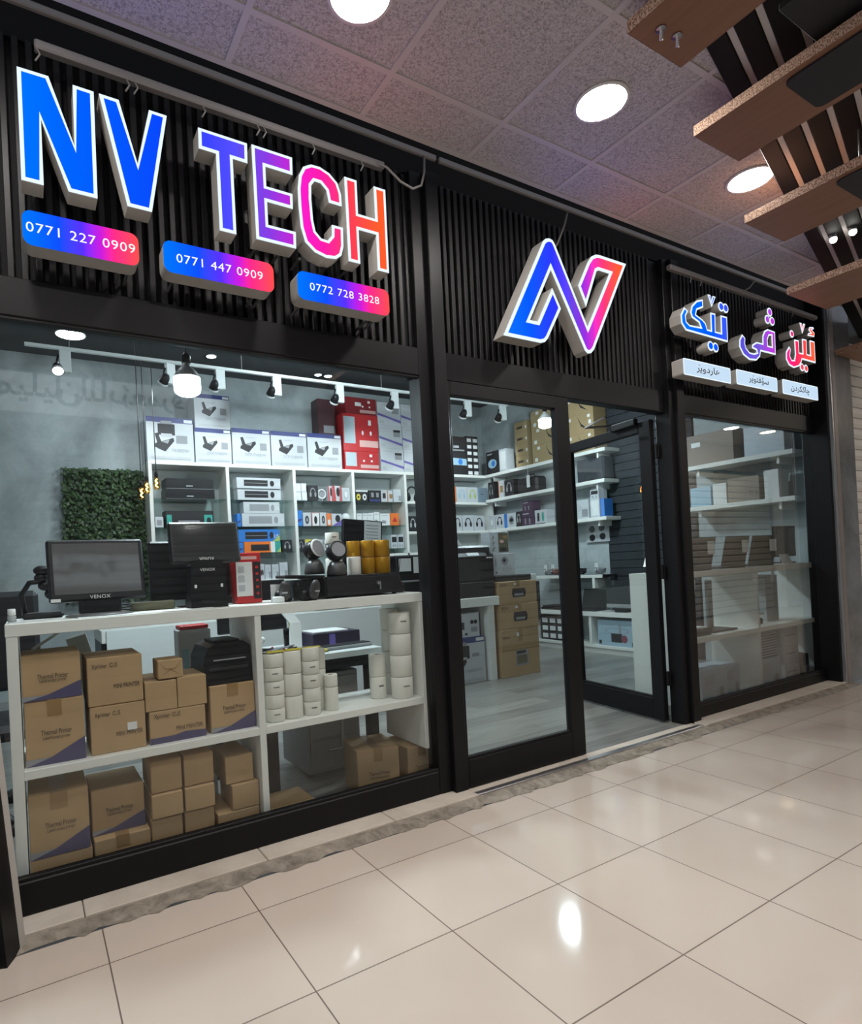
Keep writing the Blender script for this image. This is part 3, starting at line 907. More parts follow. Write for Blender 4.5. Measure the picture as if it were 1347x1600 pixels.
m = MB().box(2.36, 2.66, .55, 1.03, 3.10, 3.128, DKB, .004)
m.box(2.40, 2.62, .6, .98, 3.128, CZ, DKB)
tag(m.build('ceiling_panel', None, (2.5, .8, CZ)), 'flat black panel under the slats between the first two planks', 'panel')
for x, y, lab in ((4.50, 1.725, 'small bright lamp among the black slats, left of the pair'), (4.51, 1.625, 'small bright lamp among the black slats, right of the pair')):
    t = thing('slat_lamp', lab, 'lamp', (x, y, 3.1815), 0, 'small lamps among the slats')
    MB().cyl((0, 0, .0), (0, 0, -.02), .02, METAL, seg=14).build('lamp_base', t)
    MB().ball((0, 0, -.03), .02, E_SPOT).build('lamp_bulb', t)

# black framed boards leaning at the left corner
m = MB()
t = thing('leaning_board', 'black board with a pale edge leaning at the left end of the window', 'board', (-.09, 2.36, 0))
m = MB()
def slab(m, b0, b1, t0, t1, th, mat):
    d = Vector(th)
    v = [Vector(b0), Vector(b1), Vector(t1), Vector(t0)]
    m.add(v + [p + d for p in v], [(0, 1, 2, 3), (4, 5, 6, 7), (0, 1, 5, 4), (1, 2, 6, 5), (2, 3, 7, 6), (3, 0, 4, 7)], mat)
slab(m, (-.075, 2.34, 0), (-.11, 2.26, 0), (-.135, 2.42, .86), (-.17, 2.34, .86), (-.02, .008, 0), BLACK)
m.build('board_panel', t, (-.09, 2.36, 0))
m = MB()
slab(m, (-.058, 2.352, 0), (-.075, 2.34, 0), (-.118, 2.432, .86), (-.135, 2.42, .86), (-.004, .004, 0), RETURN)
m.build('board_edge', t, (-.09, 2.36, 0))
m = MB()
slab(m, (-.135, 2.235, 0), (-.18, 2.20, 0), (-.215, 2.30, .9), (-.26, 2.265, .9), (-.025, .0, 0), BLACK)
tag(m.build('black_board', None, (-.12, 2.25, 0)), 'plain black board leaning in front, at the left edge of the picture', 'board')

# ------------------------------------------------------------------ cartons and packaged goods
def decals(m, w, d, h, ops):
    y = -d / 2
    e = 0
    P = lambda u, v: ((u - .5) * w, y - .0008 - .0004 * e, v * h)
    for o in ops:
        e += 1
        k = o[0]
        if k == 'r':
            _, u0, u1, v0, v1, mt = o
            m.poly([P(u0, v0), P(u1, v0), P(u1, v1), P(u0, v1)], mt)
        elif k == 'p':
            m.poly([P(*q) for q in o[1]], o[2])
        elif k == 'e':
            _, cu_, cv_, ru, rv, mt = o
            m.poly([P(cu_ + ru * math.cos(a * math.pi / 8), cv_ + rv * math.sin(a * math.pi / 8)) for a in range(16)], mt)
        elif k == 'ring':
            _, cu_, cv_, ru, rv, th, mt, a0, a1 = o
            n = 14
            A = [R(a0 + (a1 - a0) * i / n) for i in range(n + 1)]
            vo = [P(cu_ + ru * math.cos(a), cv_ + rv * math.sin(a)) for a in A]
            vi = [P(cu_ + ru * (1 - th) * math.cos(a), cv_ + rv * (1 - th) * math.sin(a)) for a in A]
            m.add(vo + vi, [(i, i + 1, n + 2 + i, n + 1 + i) for i in range(n)], mt)
        elif k == 't':
            _, s_, u, v, size, mt, fit = o
            m.text(s_, mt, P(u, v), size, fit=fit)

def carton(name, label, cat, x, y, z, w, d, h, mat, ops=(), rz=0.0, group=None, tape=None, ch=.003, sticker=None):
    """one closed box; x, y = middle of its front edge, z = underside; front looks along -y before rz"""
    m = MB().box(-w / 2, w / 2, -d / 2, d / 2, 0, h, mat, ch)
    decals(m, w, d, h, ops)
    o = m.build(name)
    c = Vector((0, d / 2, 0))
    c.rotate(Matrix.Rotation(rz, 3, 'Z').to_euler())
    o.location = (x + c.x, y + c.y, z)
    o.rotation_euler = (0, 0, rz)
    tag(o, label, cat, group)
    if tape:
        t = MB().box(-tape / 2, tape / 2, -d / 2 - .0012, d / 2, h, h + .0012, TAPE).box(-tape / 2, tape / 2, -d / 2 - .0015, -d / 2 - .0002, h * .74, h + .0012, TAPE)
        t.build('tape', o)
    if sticker:
        su, sv, sw, sh = sticker
        MB().box((su - .5) * w - sw / 2, (su - .5) * w + sw / 2, -d / 2 - .003, -d / 2 - .0005, sv * h - sh / 2, sv * h + sh / 2, PAPER).build('sticker', o)
    return o

CORNER = [('p', [(0, 0), (1, 0), (1, .36), (.42, .11), (0, .11)], PURP), ('p', [(0, 0), (.42, .11), (0, .11)], GREYP)]
def thermal_ops(w, h, corner=True):
    q = [('t', 'Thermal Printer', .52, .46, .028, INK, min(.115, w * .52)), ('t', 'Label/receipt printer', .52, .39, .018, INK, min(.105, w * .46))]
    return (CORNER if corner else []) + q
def mini_ops(w, h, corner=False):
    q = [('t', 'Xprinter  C\u222aS', .31, .78, .026, INK, w * .46), ('t', 'MINI PRINTER', .70, .33, .026, INK, w * .48)]
    return ([('p', [(0, 0), (1, 0), (1, .22), (.62, .26), (.42, .19), (0, .19)], PURP)] if corner else []) + q

# ------------------------------------------------------------------ white display unit behind the left window
def display_unit(label, x0, x1, divs, zs, ztop, cut=0.0, floor_z=.015):
    o = (x0, 2.58, floor_z)
    t = thing('display_unit', label, 'shelf unit', o)
    MB().box(x0, x1, 2.58, 2.98, ztop - .047, ztop, WHITE, .002).build('top_board', t, o)
    for a, b in divs:
        MB().box(a, b, 2.582, 2.978, floor_z if b < x1 - .01 else floor_z + cut, ztop - .047, WHITE, .002).build('upright', t, o)
    for i in range(len(divs) - 1):
        MB().box(divs[i][1], divs[i + 1][0], 2.582, 2.978, zs[1], zs[0], WHITE, .002).build('shelf', t, o)
    return t
display_unit('white open shelf unit behind the left window, stacked with brown cartons and label rolls', -.085, 1.80, ((-.083, -.045), (.862, .892), (1.755, 1.798)), (.522, .487), 1.07, .235)
display_unit('white open shelf unit behind the right window', 4.0, 6.2, ((4.0, 4.025), (5.05, 5.075), (6.165, 6.198)), (.572, .535), 1.065)

YC = 2.62
G1 = 'brown printer cartons in the left display unit'
def cart(lab, x0, x1, z0, z1, ops=None, d=.26, y=YC, rz=0.0, tape=None, sticker=None, mat=None):
    w, h = x1 - x0, z1 - z0
    return carton('carton', lab, 'carton', (x0 + x1) / 2, y, z0, w, d, h, mat or CARD, ops(w, h) if ops else (), rz, G1, tape, .003, sticker)
T, MI = thermal_ops, mini_ops
Z2 = .5225
cart('taped brown carton with purple corner at the left end of the middle shelf', -.037, .165, Z2, Z2 + .245, T, tape=.05, rz=R(-1.5))
cart('brown printer carton on top of the leftmost carton stack on the middle shelf', -.04, .16, Z2 + .247, Z2 + .42, T)
cart('square brown carton with a white sticker on the middle shelf', .185, .39, Z2, Z2 + .19, MI, sticker=(.75, .5, .036, .03))
cart('square brown carton stacked on the carton with the white sticker', .182, .387, Z2 + .192, Z2 + .385, MI)
cart('low brown carton with purple base under two small plain cartons', .405, .635, Z2, Z2 + .135, lambda w, h: mini_ops(w, h, True))
cart('small plain brown carton on the low carton, left of its twin', .393, .52, Z2 + .137, Z2 + .26)
cart('small plain brown carton on the low carton, right of its twin', .523, .645, Z2 + .137, Z2 + .265, d=.22)
def crease(w, h):
    return [('p', [(.08, .1), (.5, .45), (.92, .1), (.5, .52)], M('card crease', (.29, .17, .075), .8)), ('p', [(.0, .98), (.3, .5), (.7, .5), (1, .98), (.68, .53), (.32, .53)], M('card crease', (.29, .17, .075), .8))]
cart('little brown carton standing highest, on the two small plain cartons', .448, .55, Z2 + .266, Z2 + .345, crease, d=.12)
cart('brown carton with tape and purple corner, under the black printer', .658, .858, Z2, Z2 + .205, T, tape=.05)
zf = .016
cart('low brown carton at the bottom left, under the tall taped carton', -.04, .172, zf, zf + .155)
cart('tall taped brown carton with a purple corner at the bottom left', -.038, .166, zf + .157, zf + .395, T, tape=.06)
cart('low brown carton beside the bottom left one, under a stepped back carton', .18, .388, zf, zf + .17, tape=.05)
cart('brown carton with purple corner set back on the second low carton', .178, .378, zf + .172, zf + .35, T, y=YC + .05)
for k, (xa, xb, side) in enumerate(((.395, .52, 'left'), (.53, .655, 'right'))):
    for i, (za, zb, nm, dy) in enumerate(((0, .195, 'bottom', .01), (.197, .295, 'middle', .0), (.297, .43, 'top', .02))):
        cart('plain small brown carton, %s of the %s of two plain columns' % (nm, side), xa + .004 * i, xb + .004 * i, zf + za, zf + zb, y=YC + dy, d=.22)
cart('low brown carton at the foot of the stack beside the middle upright', .668, .855, zf, zf + .15, y=YC)
cart('plain brown carton in the middle of the stack beside the middle upright', .735, .858, zf + .152, zf + .262, d=.2)
cart('plain brown carton on top of the stack beside the middle upright', .715, .842, zf + .264, zf + .385, d=.24, y=YC + .02)
cart('flat brown carton alone on the floor right of the middle upright', .94, 1.17, zf, zf + .075, y=2.72, d=.2)
cart('brown carton turned cornerwise on the floor, showing two printed sides', 1.415, 1.645, zf, zf + .25, T, y=2.70, d=.27, rz=R(-12), tape=.05)
cart('brown carton at the bottom right corner beside the turned carton', 1.70, 1.885, zf, zf + .225, T, y=2.68, d=.25, rz=0, tape=.05)

# black label printer on a carton
o = (.755, 2.76, Z2 + .207)
t = thing('label_printer', 'black label printer with rounded lid on the taped carton', 'printer', o)
m = MB()
pr_ = [(-.105, .0), (-.115, .03), (-.112, .115), (-.09, .165), (-.055, .182), (.07, .182), (.10, .16), (.105, .0)]
m.prism([(a, b) for a, b in pr_], -.12, .12, DKP)
m.X = Matrix.Rotation(R(0), 4, 'Z')
b_ = m.build('body', t)
MB().box(-.09, .085, -.128, -.12, .06, .075, GLOSSBLK, .002).box(-.07, .075, -.126, -.12, .105, .11, GREYP).build('paper_slot', t)
MB().box(-.06, .06, -.1, .08, .182, .192, DKP, .006).build('lid', t)
# small stack beside it
o = thing('red_booklet', 'red booklet lying on white boxes behind the black label printer', 'booklet', (.70, 3.08, .9525))
MB().box(-.07, .07, -.05, .05, 0, .018, RED, .003).build('cover', o)
carton('white_box', 'tall white box under the red booklet, behind the label printer', 'box', .70, 3.03, .0155, .16, .1, .935, PBOX, (('r', .1, .3, .1, .9, LBLUE),))

# rolls of label paper
G2 = 'white label paper rolls on the right shelf'
def roll(x, y, z, r, h, lab, print_=False, mat=None, group=G2, name='label_roll', cat='paper roll'):
    t = thing(name, lab, cat, (x, y, z), 0, group)
    MB().lathe([(r * .38, .001), (r * .96, .001), (r, .004), (r, h - .004), (r * .96, h - .001), (r * .38, h - .001)], mat or ROLLM, seg=28).build('paper', t)
    MB().lathe([(r * .3, .003), (r * .38, .001), (r * .38, h - .001), (r * .3, h - .003)], CARD, seg=20).build('core', t)
    if print_:
        m = MB()
        for i in range(5):
            a = R(-112 + i * 7)
            m.box(r * math.cos(a) - .002, r * math.cos(a) + .002, r * math.sin(a) - .0012, r * math.sin(a), h * .55, h * .62, INK)
        m.build('print_mark', t)
    return t
cols = [(.965, 2.655, .047, 5, .062, 'left end column'), (1.058, 2.66, .046, 3, .105, 'second column from the left'),
        (1.153, 2.655, .044, 5, .064, 'third column from the left'), (1.225, 2.73, .04, 3, .10, 'fourth column from the left')]
WN = ('bottom', 'second from the bottom', 'third from the bottom', 'fourth from the bottom', 'fifth from the bottom', 'sixth from the bottom')
for x, y, r, n, h, nm in cols:
    for i in range(n):
        roll(x + random.uniform(-.002, .002), y, Z2 + i * (h + .0006), r, h, 'white label roll, %s in the %s' % (WN[i] if i < n - 1 else 'top', nm), i in (0, 2, 3) and n == 5)
roll(1.262, 2.665, Z2, .034, .115, 'thin white label roll, lower of two right of the tall columns')
roll(1.262, 2.665, Z2 + .116, .034, .06, 'thin white label roll with yellow top, upper of two right of the tall columns')
for x, y, r, n, h, nm in ((1.575, 2.74, .045, 2, .115, 'short short column before the tall ones'), (1.675, 2.66, .058, 4, .112, 'nearer tall right column'), (1.70, 2.80, .05, 4, .115, 'column at the right upright')):
    for i in range(n):
        roll(x, y, Z2 + i * (h + .0006), r, h, 'white label roll, %s in the %s' % (WN[i] if i < n - 1 else 'top', nm), i == 0 or i == 3)
m = MB()
for x, y in ((.965, 2.655), (1.058, 2.66), (1.153, 2.655)):
    m.box(x - .03, x + .05, y - .02, y + .01, Z2 + .3185, Z2 + .324, YELLOW)
o = m.build('yellow_strap', None, (1.05, 2.65, Z2 + .32))
tag(o, 'yellow strap lying over the tops of the tall label rolls', 'strap')

# ------------------------------------------------------------------ things standing on the left display unit
ZT = 1.0705
def pos_screen(t, w, h, z, tilt, logo, o=None):
    m = MB()
    m.X = Matrix.Translation((0, 0, z)) @ Matrix.Rotation(tilt, 4, 'X')
    m.box(-w / 2, w / 2, 0, .035, 0, h, DKP, .008)
    m.build('screen_case', t)
    m2 = MB(); m2.X = m.X
    m2.box(-w / 2 + .02, w / 2 - .02, -.002, .002, .03, h - .018, SCREENG if o else GLOSSBLK)
    m2.build('screen', t)
    m3 = MB(); m3.X = m.X
    m3.text('VENOX', PAPER, (0, -.0015, .007), .022, spacing=1.1, fit=w * .21)
    m3.build('logo', t)
t = thing('pos_terminal', 'large touch screen terminal facing the window at the left end of the unit', 'terminal', (.255, 2.74, ZT), R(4))
pos_screen(t, .375, .262, .065, R(-11), True, True)
MB().box(-.075, .085, .01, .08, .006, .11, DKP, .01).build('stand', t)
MB().box(-.185, -.15, -.018, -.013, .066, .079, PAPER).build('sticker', t)
MB().lathe([(.001, .0), (.13, 0), (.13, .006), (.1, .012), (.001, .012)], M('grey base plate', (.16, .165, .17), .4), (.0, .03, 0), seg=30).build('base', t)
t = thing('pos_terminal', 'touch screen terminal with built in printer base, in front of a black monitor', 'terminal', (.69, 2.68, ZT), R(-3))
pos_screen(t, .31, .19, .205, R(-14), True)
m = MB()
m.prism([(-.078, 0), (.085, 0), (.08, .19), (.05, .215), (-.05, .215), (-.07, .19)], .0, .13, DKP)
m.build('printer_base', t)
MB().text('VENOX', PAPER, (0, -.0016, .165), .018, fit=.066).box(-.03, .03, -.003, -.0005, .02, .035, GLOSSBLK).box(-.06, -.05, -.003, -.0005, .09, .105, PAPER).box(.055, .065, -.003, -.0005, .09, .105, PAPER).build('front_print', t)
t = thing('monitor', 'black monitor seen from behind, back to back with the smaller terminal', 'monitor', (.70, 2.945, ZT))
MB().box(-.215, .17, -.02, .02, .035, .315, DKP, .008).build('case', t)
MB().box(-.05, .05, -.03, .03, .004, .06, DKP, .004).box(-.09, .09, -.04, .033, 0, .006, DKP, .002).build('stand', t)
t = thing('power_strip_box', 'red box holding a white socket strip beside the smaller terminal', 'box', (.915, 2.80, ZT))
MB().box(-.06, .065, -.0, .09, 0, .245, RED, .003).box(-.06, .02, -.0035, 0, .035, .2, PAPER, .002).box(.025, .062, -.0015, 0, .02, .2, DKB).box(-.045, .045, -.0015, 0, .212, .228, PINKP).build('card_box', t)
m = MB()
for i in range(3):
    m.box(-.05, -.02, -.006, -.0035, .06 + i * .045, .09 + i * .045, LGREY, .002)
for i in range(5):
    m.lathe([(.001, 0), (.006, 0)], RED, (0, 0, 0), seg=10) if False else m.box(.037, .05, -.003, -.0015, .04 + i * .032, .052 + i * .032, RED)
m.build('socket_print', t)
tag(MB().box(.39, .575, 2.84, 2.92, ZT, ZT + .04, OLIVE, .004).build('olive_box', None, (.48, 2.88, ZT)), 'low olive box lying between the two terminals', 'box')
t = thing('cable_bundle', 'small coil of dark cable beside the olive box', 'cable', (.355, 2.86, ZT))
MB().tube([(.03 * math.cos(a / 3), .02 * math.sin(a / 3), .006 + .0012 * a) for a in range(30)], .004, CORD, 6).build('coil', t)
# paper and bottle
m = MB().box(-.07, .10, 2.62, 2.75, ZT, ZT + .003, PAPER)
tag(m.build('paper_sheet', None, (.02, 2.68, ZT)), 'white sheet of paper at the left end of the unit top', 'paper')
m = MB().box(.16, .70, 2.60, 2.72, ZT, ZT + .002, PAPER)
tag(m.build('paper_strip', None, (.4, 2.66, ZT)), 'long white paper lying along the front edge between the terminals', 'paper')
t = thing('small_bottle', 'little clear bottle with a white cap at the unit\'s left corner', 'bottle', (-.062, 2.66, ZT + .0035))
MB().lathe([(.001, 0), (.014, 0), (.015, .003), (.015, .022), (.012, .026), (.001, .026)], M('frosted bottle', (.4, .42, .42), .25), seg=20).build('bottle_body', t)
MB().lathe([(.013, .026), (.014, .028), (.013, .05), (.001, .051)], PAPER, seg=20).build('cap', t)
# articulated camera stand and chair at the left
t = thing('scanner_stand', 'black jointed camera holder left of the large terminal', 'stand', (.03, 2.86, ZT))
MB().box(-.06, .09, -.05, .06, 0, .025, DKP, .008).build('base', t)
MB().tube([(-.05, 0, .02), (-.06, 0, .10), (-.03, 0, .15), (.02, -.01, .155)], .011, DKP).build('arm', t)
m = MB()
m.ball((.02, 0, .20), .035, DKP, (1, .8, .6)); m.ball((.015, 0, .17), .028, DKP, (1, .9, .7)); m.ball((.03, 0, .135), .03, DKP, (1, .8, .7)); m.ball((.045, .0, .10), .022, DKP)
m.build('grip_head', t)
t = thing('office_chair', 'black office chair back behind the unit at the left edge', 'chair', (-.2, 3.9, .015))
m = MB(); m.X = Matrix.Translation((0, 0, .62)) @ Matrix.Rotation(R(6), 4, 'X'); m.box(-.24, .24, -.03, .03, 0, .55, DKB, .025); m.build('backrest', t)
MB().box(-.25, .25, -.5, -.02, .44, .52, DKB, .03).build('seat', t)
MB().cyl((0, -.25, .08), (0, -.25, .44), .03, DKP).build('column', t)
for k in range(5):
    a = R(72 * k)
    MB().tube([(0, -.25, .1), (.28 * math.cos(a), -.25 + .28 * math.sin(a), .06)], .018, DKP).ball((.28 * math.cos(a), -.25 + .28 * math.sin(a), .03), .028, DKP).build('leg', t)
for sx in (-1, 1):
    MB().tube([(sx * .26, -.1, .48), (sx * .30, -.12, .68), (sx * .30, -.38, .70)], .02, DKP).build('armrest', t)

# barcode scanners, cash drawer and what stands on it
def scanner(x, y, rz, lab):
    t = thing('barcode_scanner', lab, 'barcode scanner', (x, y, ZT), rz, 'upright barcode scanners')
    m = MB(); m.X = Matrix.Rotation(R(18), 4, 'X')
    m.ball((0, 0, .055), .033, M('dark grey scanner shell', (.055, .055, .058), .35), (.85, .6, 1.5)); m.build('head', t)
    MB().ball((-.03, .03, .03), .024, DKP, (1, 1, 1.1)).box(-.04, .03, .0, .06, 0, .02, DKP, .006).build('handle', t)
    m = MB(); m.X = Matrix.Rotation(R(18), 4, 'X'); m.box(-.012, .014, -.0215, -.0195, .05, .057, LGREY); m.build('badge', t)
    return t
scanner(1.045, 2.66, R(-25), 'dark grey barcode scanner left of the other, before a white card')
scanner(1.165, 2.608, R(12), 'dark grey barcode scanner standing beside the cash drawer')
m = MB().box(1.0, 1.085, 2.73, 2.734, ZT, ZT + .085, PAPER)
tag(m.build('white_card', None, (1.04, 2.73, ZT)), 'white card standing behind the left barcode scanner', 'card')
m = MB().box(.985, 1.03, 2.63, 2.68, ZT, ZT + .028, PAPER, .004)
tag(m.build('white_adapter', None, (1.0, 2.65, ZT)), 'little white plug beside the red box', 'adapter')
t = thing('cash_drawer', 'black cash drawer with a key in its lock on the unit top', 'cash drawer', (1.40, 2.64, ZT))
MB().box(-.155, .285, 0, .30, .008, .108, DKP, .004).build('case', t)
MB().box(-.145, .275, -.006, .0, .016, .10, M('satin black drawer front', (.022, .022, .024), .3), .002).build('drawer_front', t)
MB().cyl((.145, -.018, .062), (.145, -.005, .062), .011, METAL).box(.141, .149, -.03, -.017, .03, .06, METAL, .001).build('lock_key', t)
for fx in (-.13, .26):
    MB().cyl((fx, .03, 0), (fx, .03, .009), .012, DKP).build('foot', t)
ZD = ZT + .1085
t = thing('keypad', 'black flat keyboard tilted over the cash drawer\'s left end', 'keyboard', (1.17, 2.70, ZD))
m = MB(); m.X = Matrix.Rotation(R(8), 4, 'Z') @ Matrix.Rotation(R(3), 4, 'Y')
m.box(-.14, .085, -.05, .05, -.004, .012, DKP, .004); m.build('key_board', t)
m = MB().box(1.10, 1.235, 2.685, 2.80, ZT, ZT + .10, GLOSSBLK, .004)
tag(m.build('black_box', None, (1.16, 2.73, ZT)), 'glossy black box left of the cash drawer under the flat keyboard', 'box')
def wheel_scanner(x, y, z, rz, lab, rim):
    t = thing('desk_scanner', lab, 'desk scanner', (x, y, z), rz, 'round faced desk scanners')
    m = MB(); m.X = Matrix.Translation((0, 0, .125)) @ Matrix.Rotation(R(75), 4, 'X')
    m.lathe([(.001, .035), (.04, .035), (.047, .03), (.05, .0), (.045, -.03), (.02, -.045), (.001, -.045)], DKP, seg=26); m.build('head', t)
    m = MB(); m.X = Matrix.Translation((0, 0, .125)) @ Matrix.Rotation(R(75), 4, 'X')
    m.lathe([(.039, .0365), (.046, .035), (.048, .03), (.040, .031)], rim, seg=26).lathe([(.001, .0368), (.037, .0368)], GREYP, seg=26).build('face_ring', t)
    m = MB().lathe([(.001, 0), (.052, 0), (.052, .02), (.046, .05), (.03, .075), (.001, .08)], M('dark grey scanner shell', (.055, .055, .058), .35), seg=24).build('base', t)
    return t
wheel_scanner(1.255, 2.775, ZD + .0145, R(22), 'round desk scanner with a pale ring, left of the pair on the cash drawer', PAPER)
wheel_scanner(1.345, 2.70, ZD, R(-4), 'round dark desk scanner, right of the pair on the cash drawer', DKP)
GR = 'white rolls on the cash drawer'
roll(1.405, 2.85, ZD, .045, .095, 'white label roll at the bottom behind the desk scanners', group=GR)
roll(1.415, 2.85, ZD + .0955, .044, .075, 'white label roll, middle of the three behind the desk scanners', group=GR)
roll(1.40, 2.85, ZD + .171, .037, .06, 'white label roll topmost behind the desk scanners', True, group=GR)
roll(1.452, 2.715, ZD, .036, .095, 'single white label roll before the amber ribbon rolls', group=GR)
for i, (x, y) in enumerate(((1.492, 2.79), (1.565, 2.765), (1.648, 2.76))):
    for j in range(2):
        r = (.036, .036, .045)[i]
        tt = roll(x, y, ZD + j * .0905, r, .09, 'amber ribbon roll, %s of the %s pair on the cash drawer' % (('lower', 'upper')[j], ('left', 'middle', 'right')[i]), mat=GOLD, group='amber ribbon rolls', name='ribbon_roll', cat='ribbon roll')
t = thing('reed_diffuser', 'small dark glass bottle with reeds at the right end of the unit top', 'diffuser', (1.755, 2.77, ZT))
MB().lathe([(.001, 0), (.026, 0), (.028, .004), (.028, .05), (.012, .062), (.012, .078), (.001, .079)], M('dark red bottle', (.045, .015, .022), .12), seg=20).build('bottle', t)
MB().box(-.02, .02, -.03, -.0285, .012, .042, DKB).build('bottle_label', t)
m = MB()
for a in (-.35, -.1, .15, .4):
    m.cyl((0, 0, .07), (.06 * a, .02 * a, .19), .0018, CORD, seg=6)
m.build('reeds', t)
tag(MB().box(1.70, 1.79, 2.86, 2.94, ZT, ZT + .022, DKP, .004).build('black_tray', None, (1.75, 2.9, ZT)), 'low black tray behind the reed diffuser', 'tray')

# ------------------------------------------------------------------ desk behind the left unit
t = thing('desk', 'white topped desk with a dark frame behind the left display unit', 'desk', (1.3, 3.3, .015))
MB().box(-.42, .46, -.305, .3, .70, .735, PANELW, .003).build('desk_top', t)
MB().box(-.41, .45, -.29, .28, .64, .70, DKP, .003).build('frame', t)
for sx, sy in ((-.37, -.25), (.40, -.25), (-.37, .24), (.40, .24)):
    MB().box(sx - .03, sx + .03, sy - .03, sy + .03, 0, .64, DKP, .003).build('leg', t)
t = thing('drawer_pedestal', 'grey drawer pedestal under the desk', 'cabinet', (1.50, 3.15, .015))
MB().box(-.17, .17, 0, .4, .03, .60, GREYB, .004).build('case', t)
for k in range(3):
    d_ = MB().box(-.16, .16, -.012, 0, .05 + k * .18, .215 + k * .18, GREYB, .003).build('drawer', t)
    MB().box(-.05, .05, -.022, -.012, .15 + k * .18, .16 + k * .18, METAL, .002).build('drawer_handle', d_)
ZK = .7505
t = thing('binder_stack', 'black boxes topped with white papers on the desk', 'box', (1.60, 3.35, ZK))
MB().box(-.17, .15, -.11, .11, 0, .085, M('dark violet box', (.025, .02, .045), .4), .003).box(-.06, -.02, -.112, -.109, .01, .075, PURP2).build('black_box', t)
MB().box(-.15, .08, -.09, .09, .085, .094, PAPER, .002).build('papers', t)
t = thing('keyboard', 'grey keyboard in front of the black boxes on the desk', 'keyboard', (1.55, 3.13, ZK), R(3))
MB().box(-.14, .2, -.05, .05, 0, .02, GREYB, .005).box(-.13, .19, -.042, .042, .02, .024, DKP, .002).build('keyboard_body', t)
t = thing('yellow_cloth', 'crumpled yellow cloth on the desk edge', 'cloth', (1.36, 3.06, ZK))
MB().ball((0, 0, .012), .03, YELLOW, (1.6, 1, .5)).ball((.05, .01, .01), .025, YELLOW, (1.4, 1, .45)).build('cloth_fold', t)
t = thing('screen_stand', 'white angled monitor stand on the desk', 'monitor stand', (1.33, 3.28, ZK))
MB().lathe([(.001, 0), (.08, 0), (.08, .008), (.001, .012)], PANELW, seg=24).build('foot', t)
m = MB()
slab(m, (-.03, -.01, .01), (.045, -.01, .01), (-.02, .0, .16), (.05, 0, .16), (0, .015, 0), PANELW)
slab(m, (-.02, 0, .16), (.05, 0, .16), (-.12, .03, .30), (-.06, .03, .30), (0, .015, 0), PANELW)
m.build('arm', t)
t = thing('desk_monitor', 'dark monitor behind the white stand, hidden by the unit top', 'monitor', (1.12, 3.42, ZK))
MB().box(-.20, .22, -.015, .015, .12, .42, DKP, .006).build('case', t)
MB().box(-.03, .03, .0, .04, 0, .15, DKP, .004).lathe([(.001, 0), (.1, 0), (.1, .008), (.001, .01)], DKP, seg=20).build('stand', t)
t = thing('white_bag', 'crumpled white plastic bag on the desk behind the label rolls', 'bag', (1.01, 3.15, ZK))
m = MB()
rnd = random.Random(5)
for i in range(9):
    m.ball((rnd.uniform(-.07, .08), rnd.uniform(-.03, .04), rnd.uniform(.03, .10)), rnd.uniform(.025, .045), PAPER, (1.2, .8, .8), 10)
m.build('bag_body', t)
t = thing('cable_heap', 'red and dark tangle of cables and adapters on the desk', 'cables', (1.12, 3.02, ZK))
m = MB()
for i in range(7):
    m.tube([(rnd.uniform(-.1, .12), rnd.uniform(-.03, .05), rnd.uniform(.005, .07)) for _ in range(5)], .005, (CORD, RED, CORD, GREYP)[i % 4], 6)
m.box(-.1, -.02, -.02, .03, 0, .035, RED, .008).box(.0, .1, 0, .05, 0, .04, DKP, .008)
m.build('cables', t)
t = thing('pen_cup', 'dark cup with violet and yellow pens beside the black boxes', 'pen cup', (1.39, 3.49, ZK))
MB().lathe([(.001, 0), (.04, 0), (.042, .11), (.037, .11), (.036, .01), (.001, .01)], DKP, seg=18).build('cup', t)
for i, mt in enumerate((PURP2, YELLOW, PURP2)):
    MB().cyl((.01 * i - .01, 0, .02), (.03 * i - .03, .01, .19), .005, mt, seg=8).build('pen', t)
t = thing('computer_tower', 'dark computer tower on the floor behind the right low shelf', 'computer', (1.02, 3.25, .015))
MB().box(-.1, .1, -.2, .2, 0, .42, M('brown black tower case', (.045, .03, .028), .4), .006).build('case', t)
t = thing('floor_cable', 'grey white cable hanging in a loop under the desk', 'cable', (1.5, 3.0, .015))
MB().tube([(-.02, 0, .45), (-.02, .0, .2), (.03, .0, .06), (.12, .02, .03), (.2, .08, .02)], .008, M('pale cable', (.45, .45, .44), .5)).build('cable_run', t)
t = thing('cloth_sheet', 'grey plastic sheet hanging over the carton tops at the left', 'sheet', (.19, 3.0, .70))
m = MB()
slab(m, (.0, -.06, .0), (.09, -.06, .0), (-.06, 0, .26), (.02, 0, .28), (0, .01, .01), M('clear grey plastic', (.30, .31, .29), .15))
m.build('sheet_fold', t)
t = thing('white_rod', 'thin white stick lying over the leftmost carton stack', 'stick', (.05, 2.9, .944))
MB().cyl((-.05, -.1, .006), (.06, .05, .06), .006, PAPER, seg=8).build('rod', t)

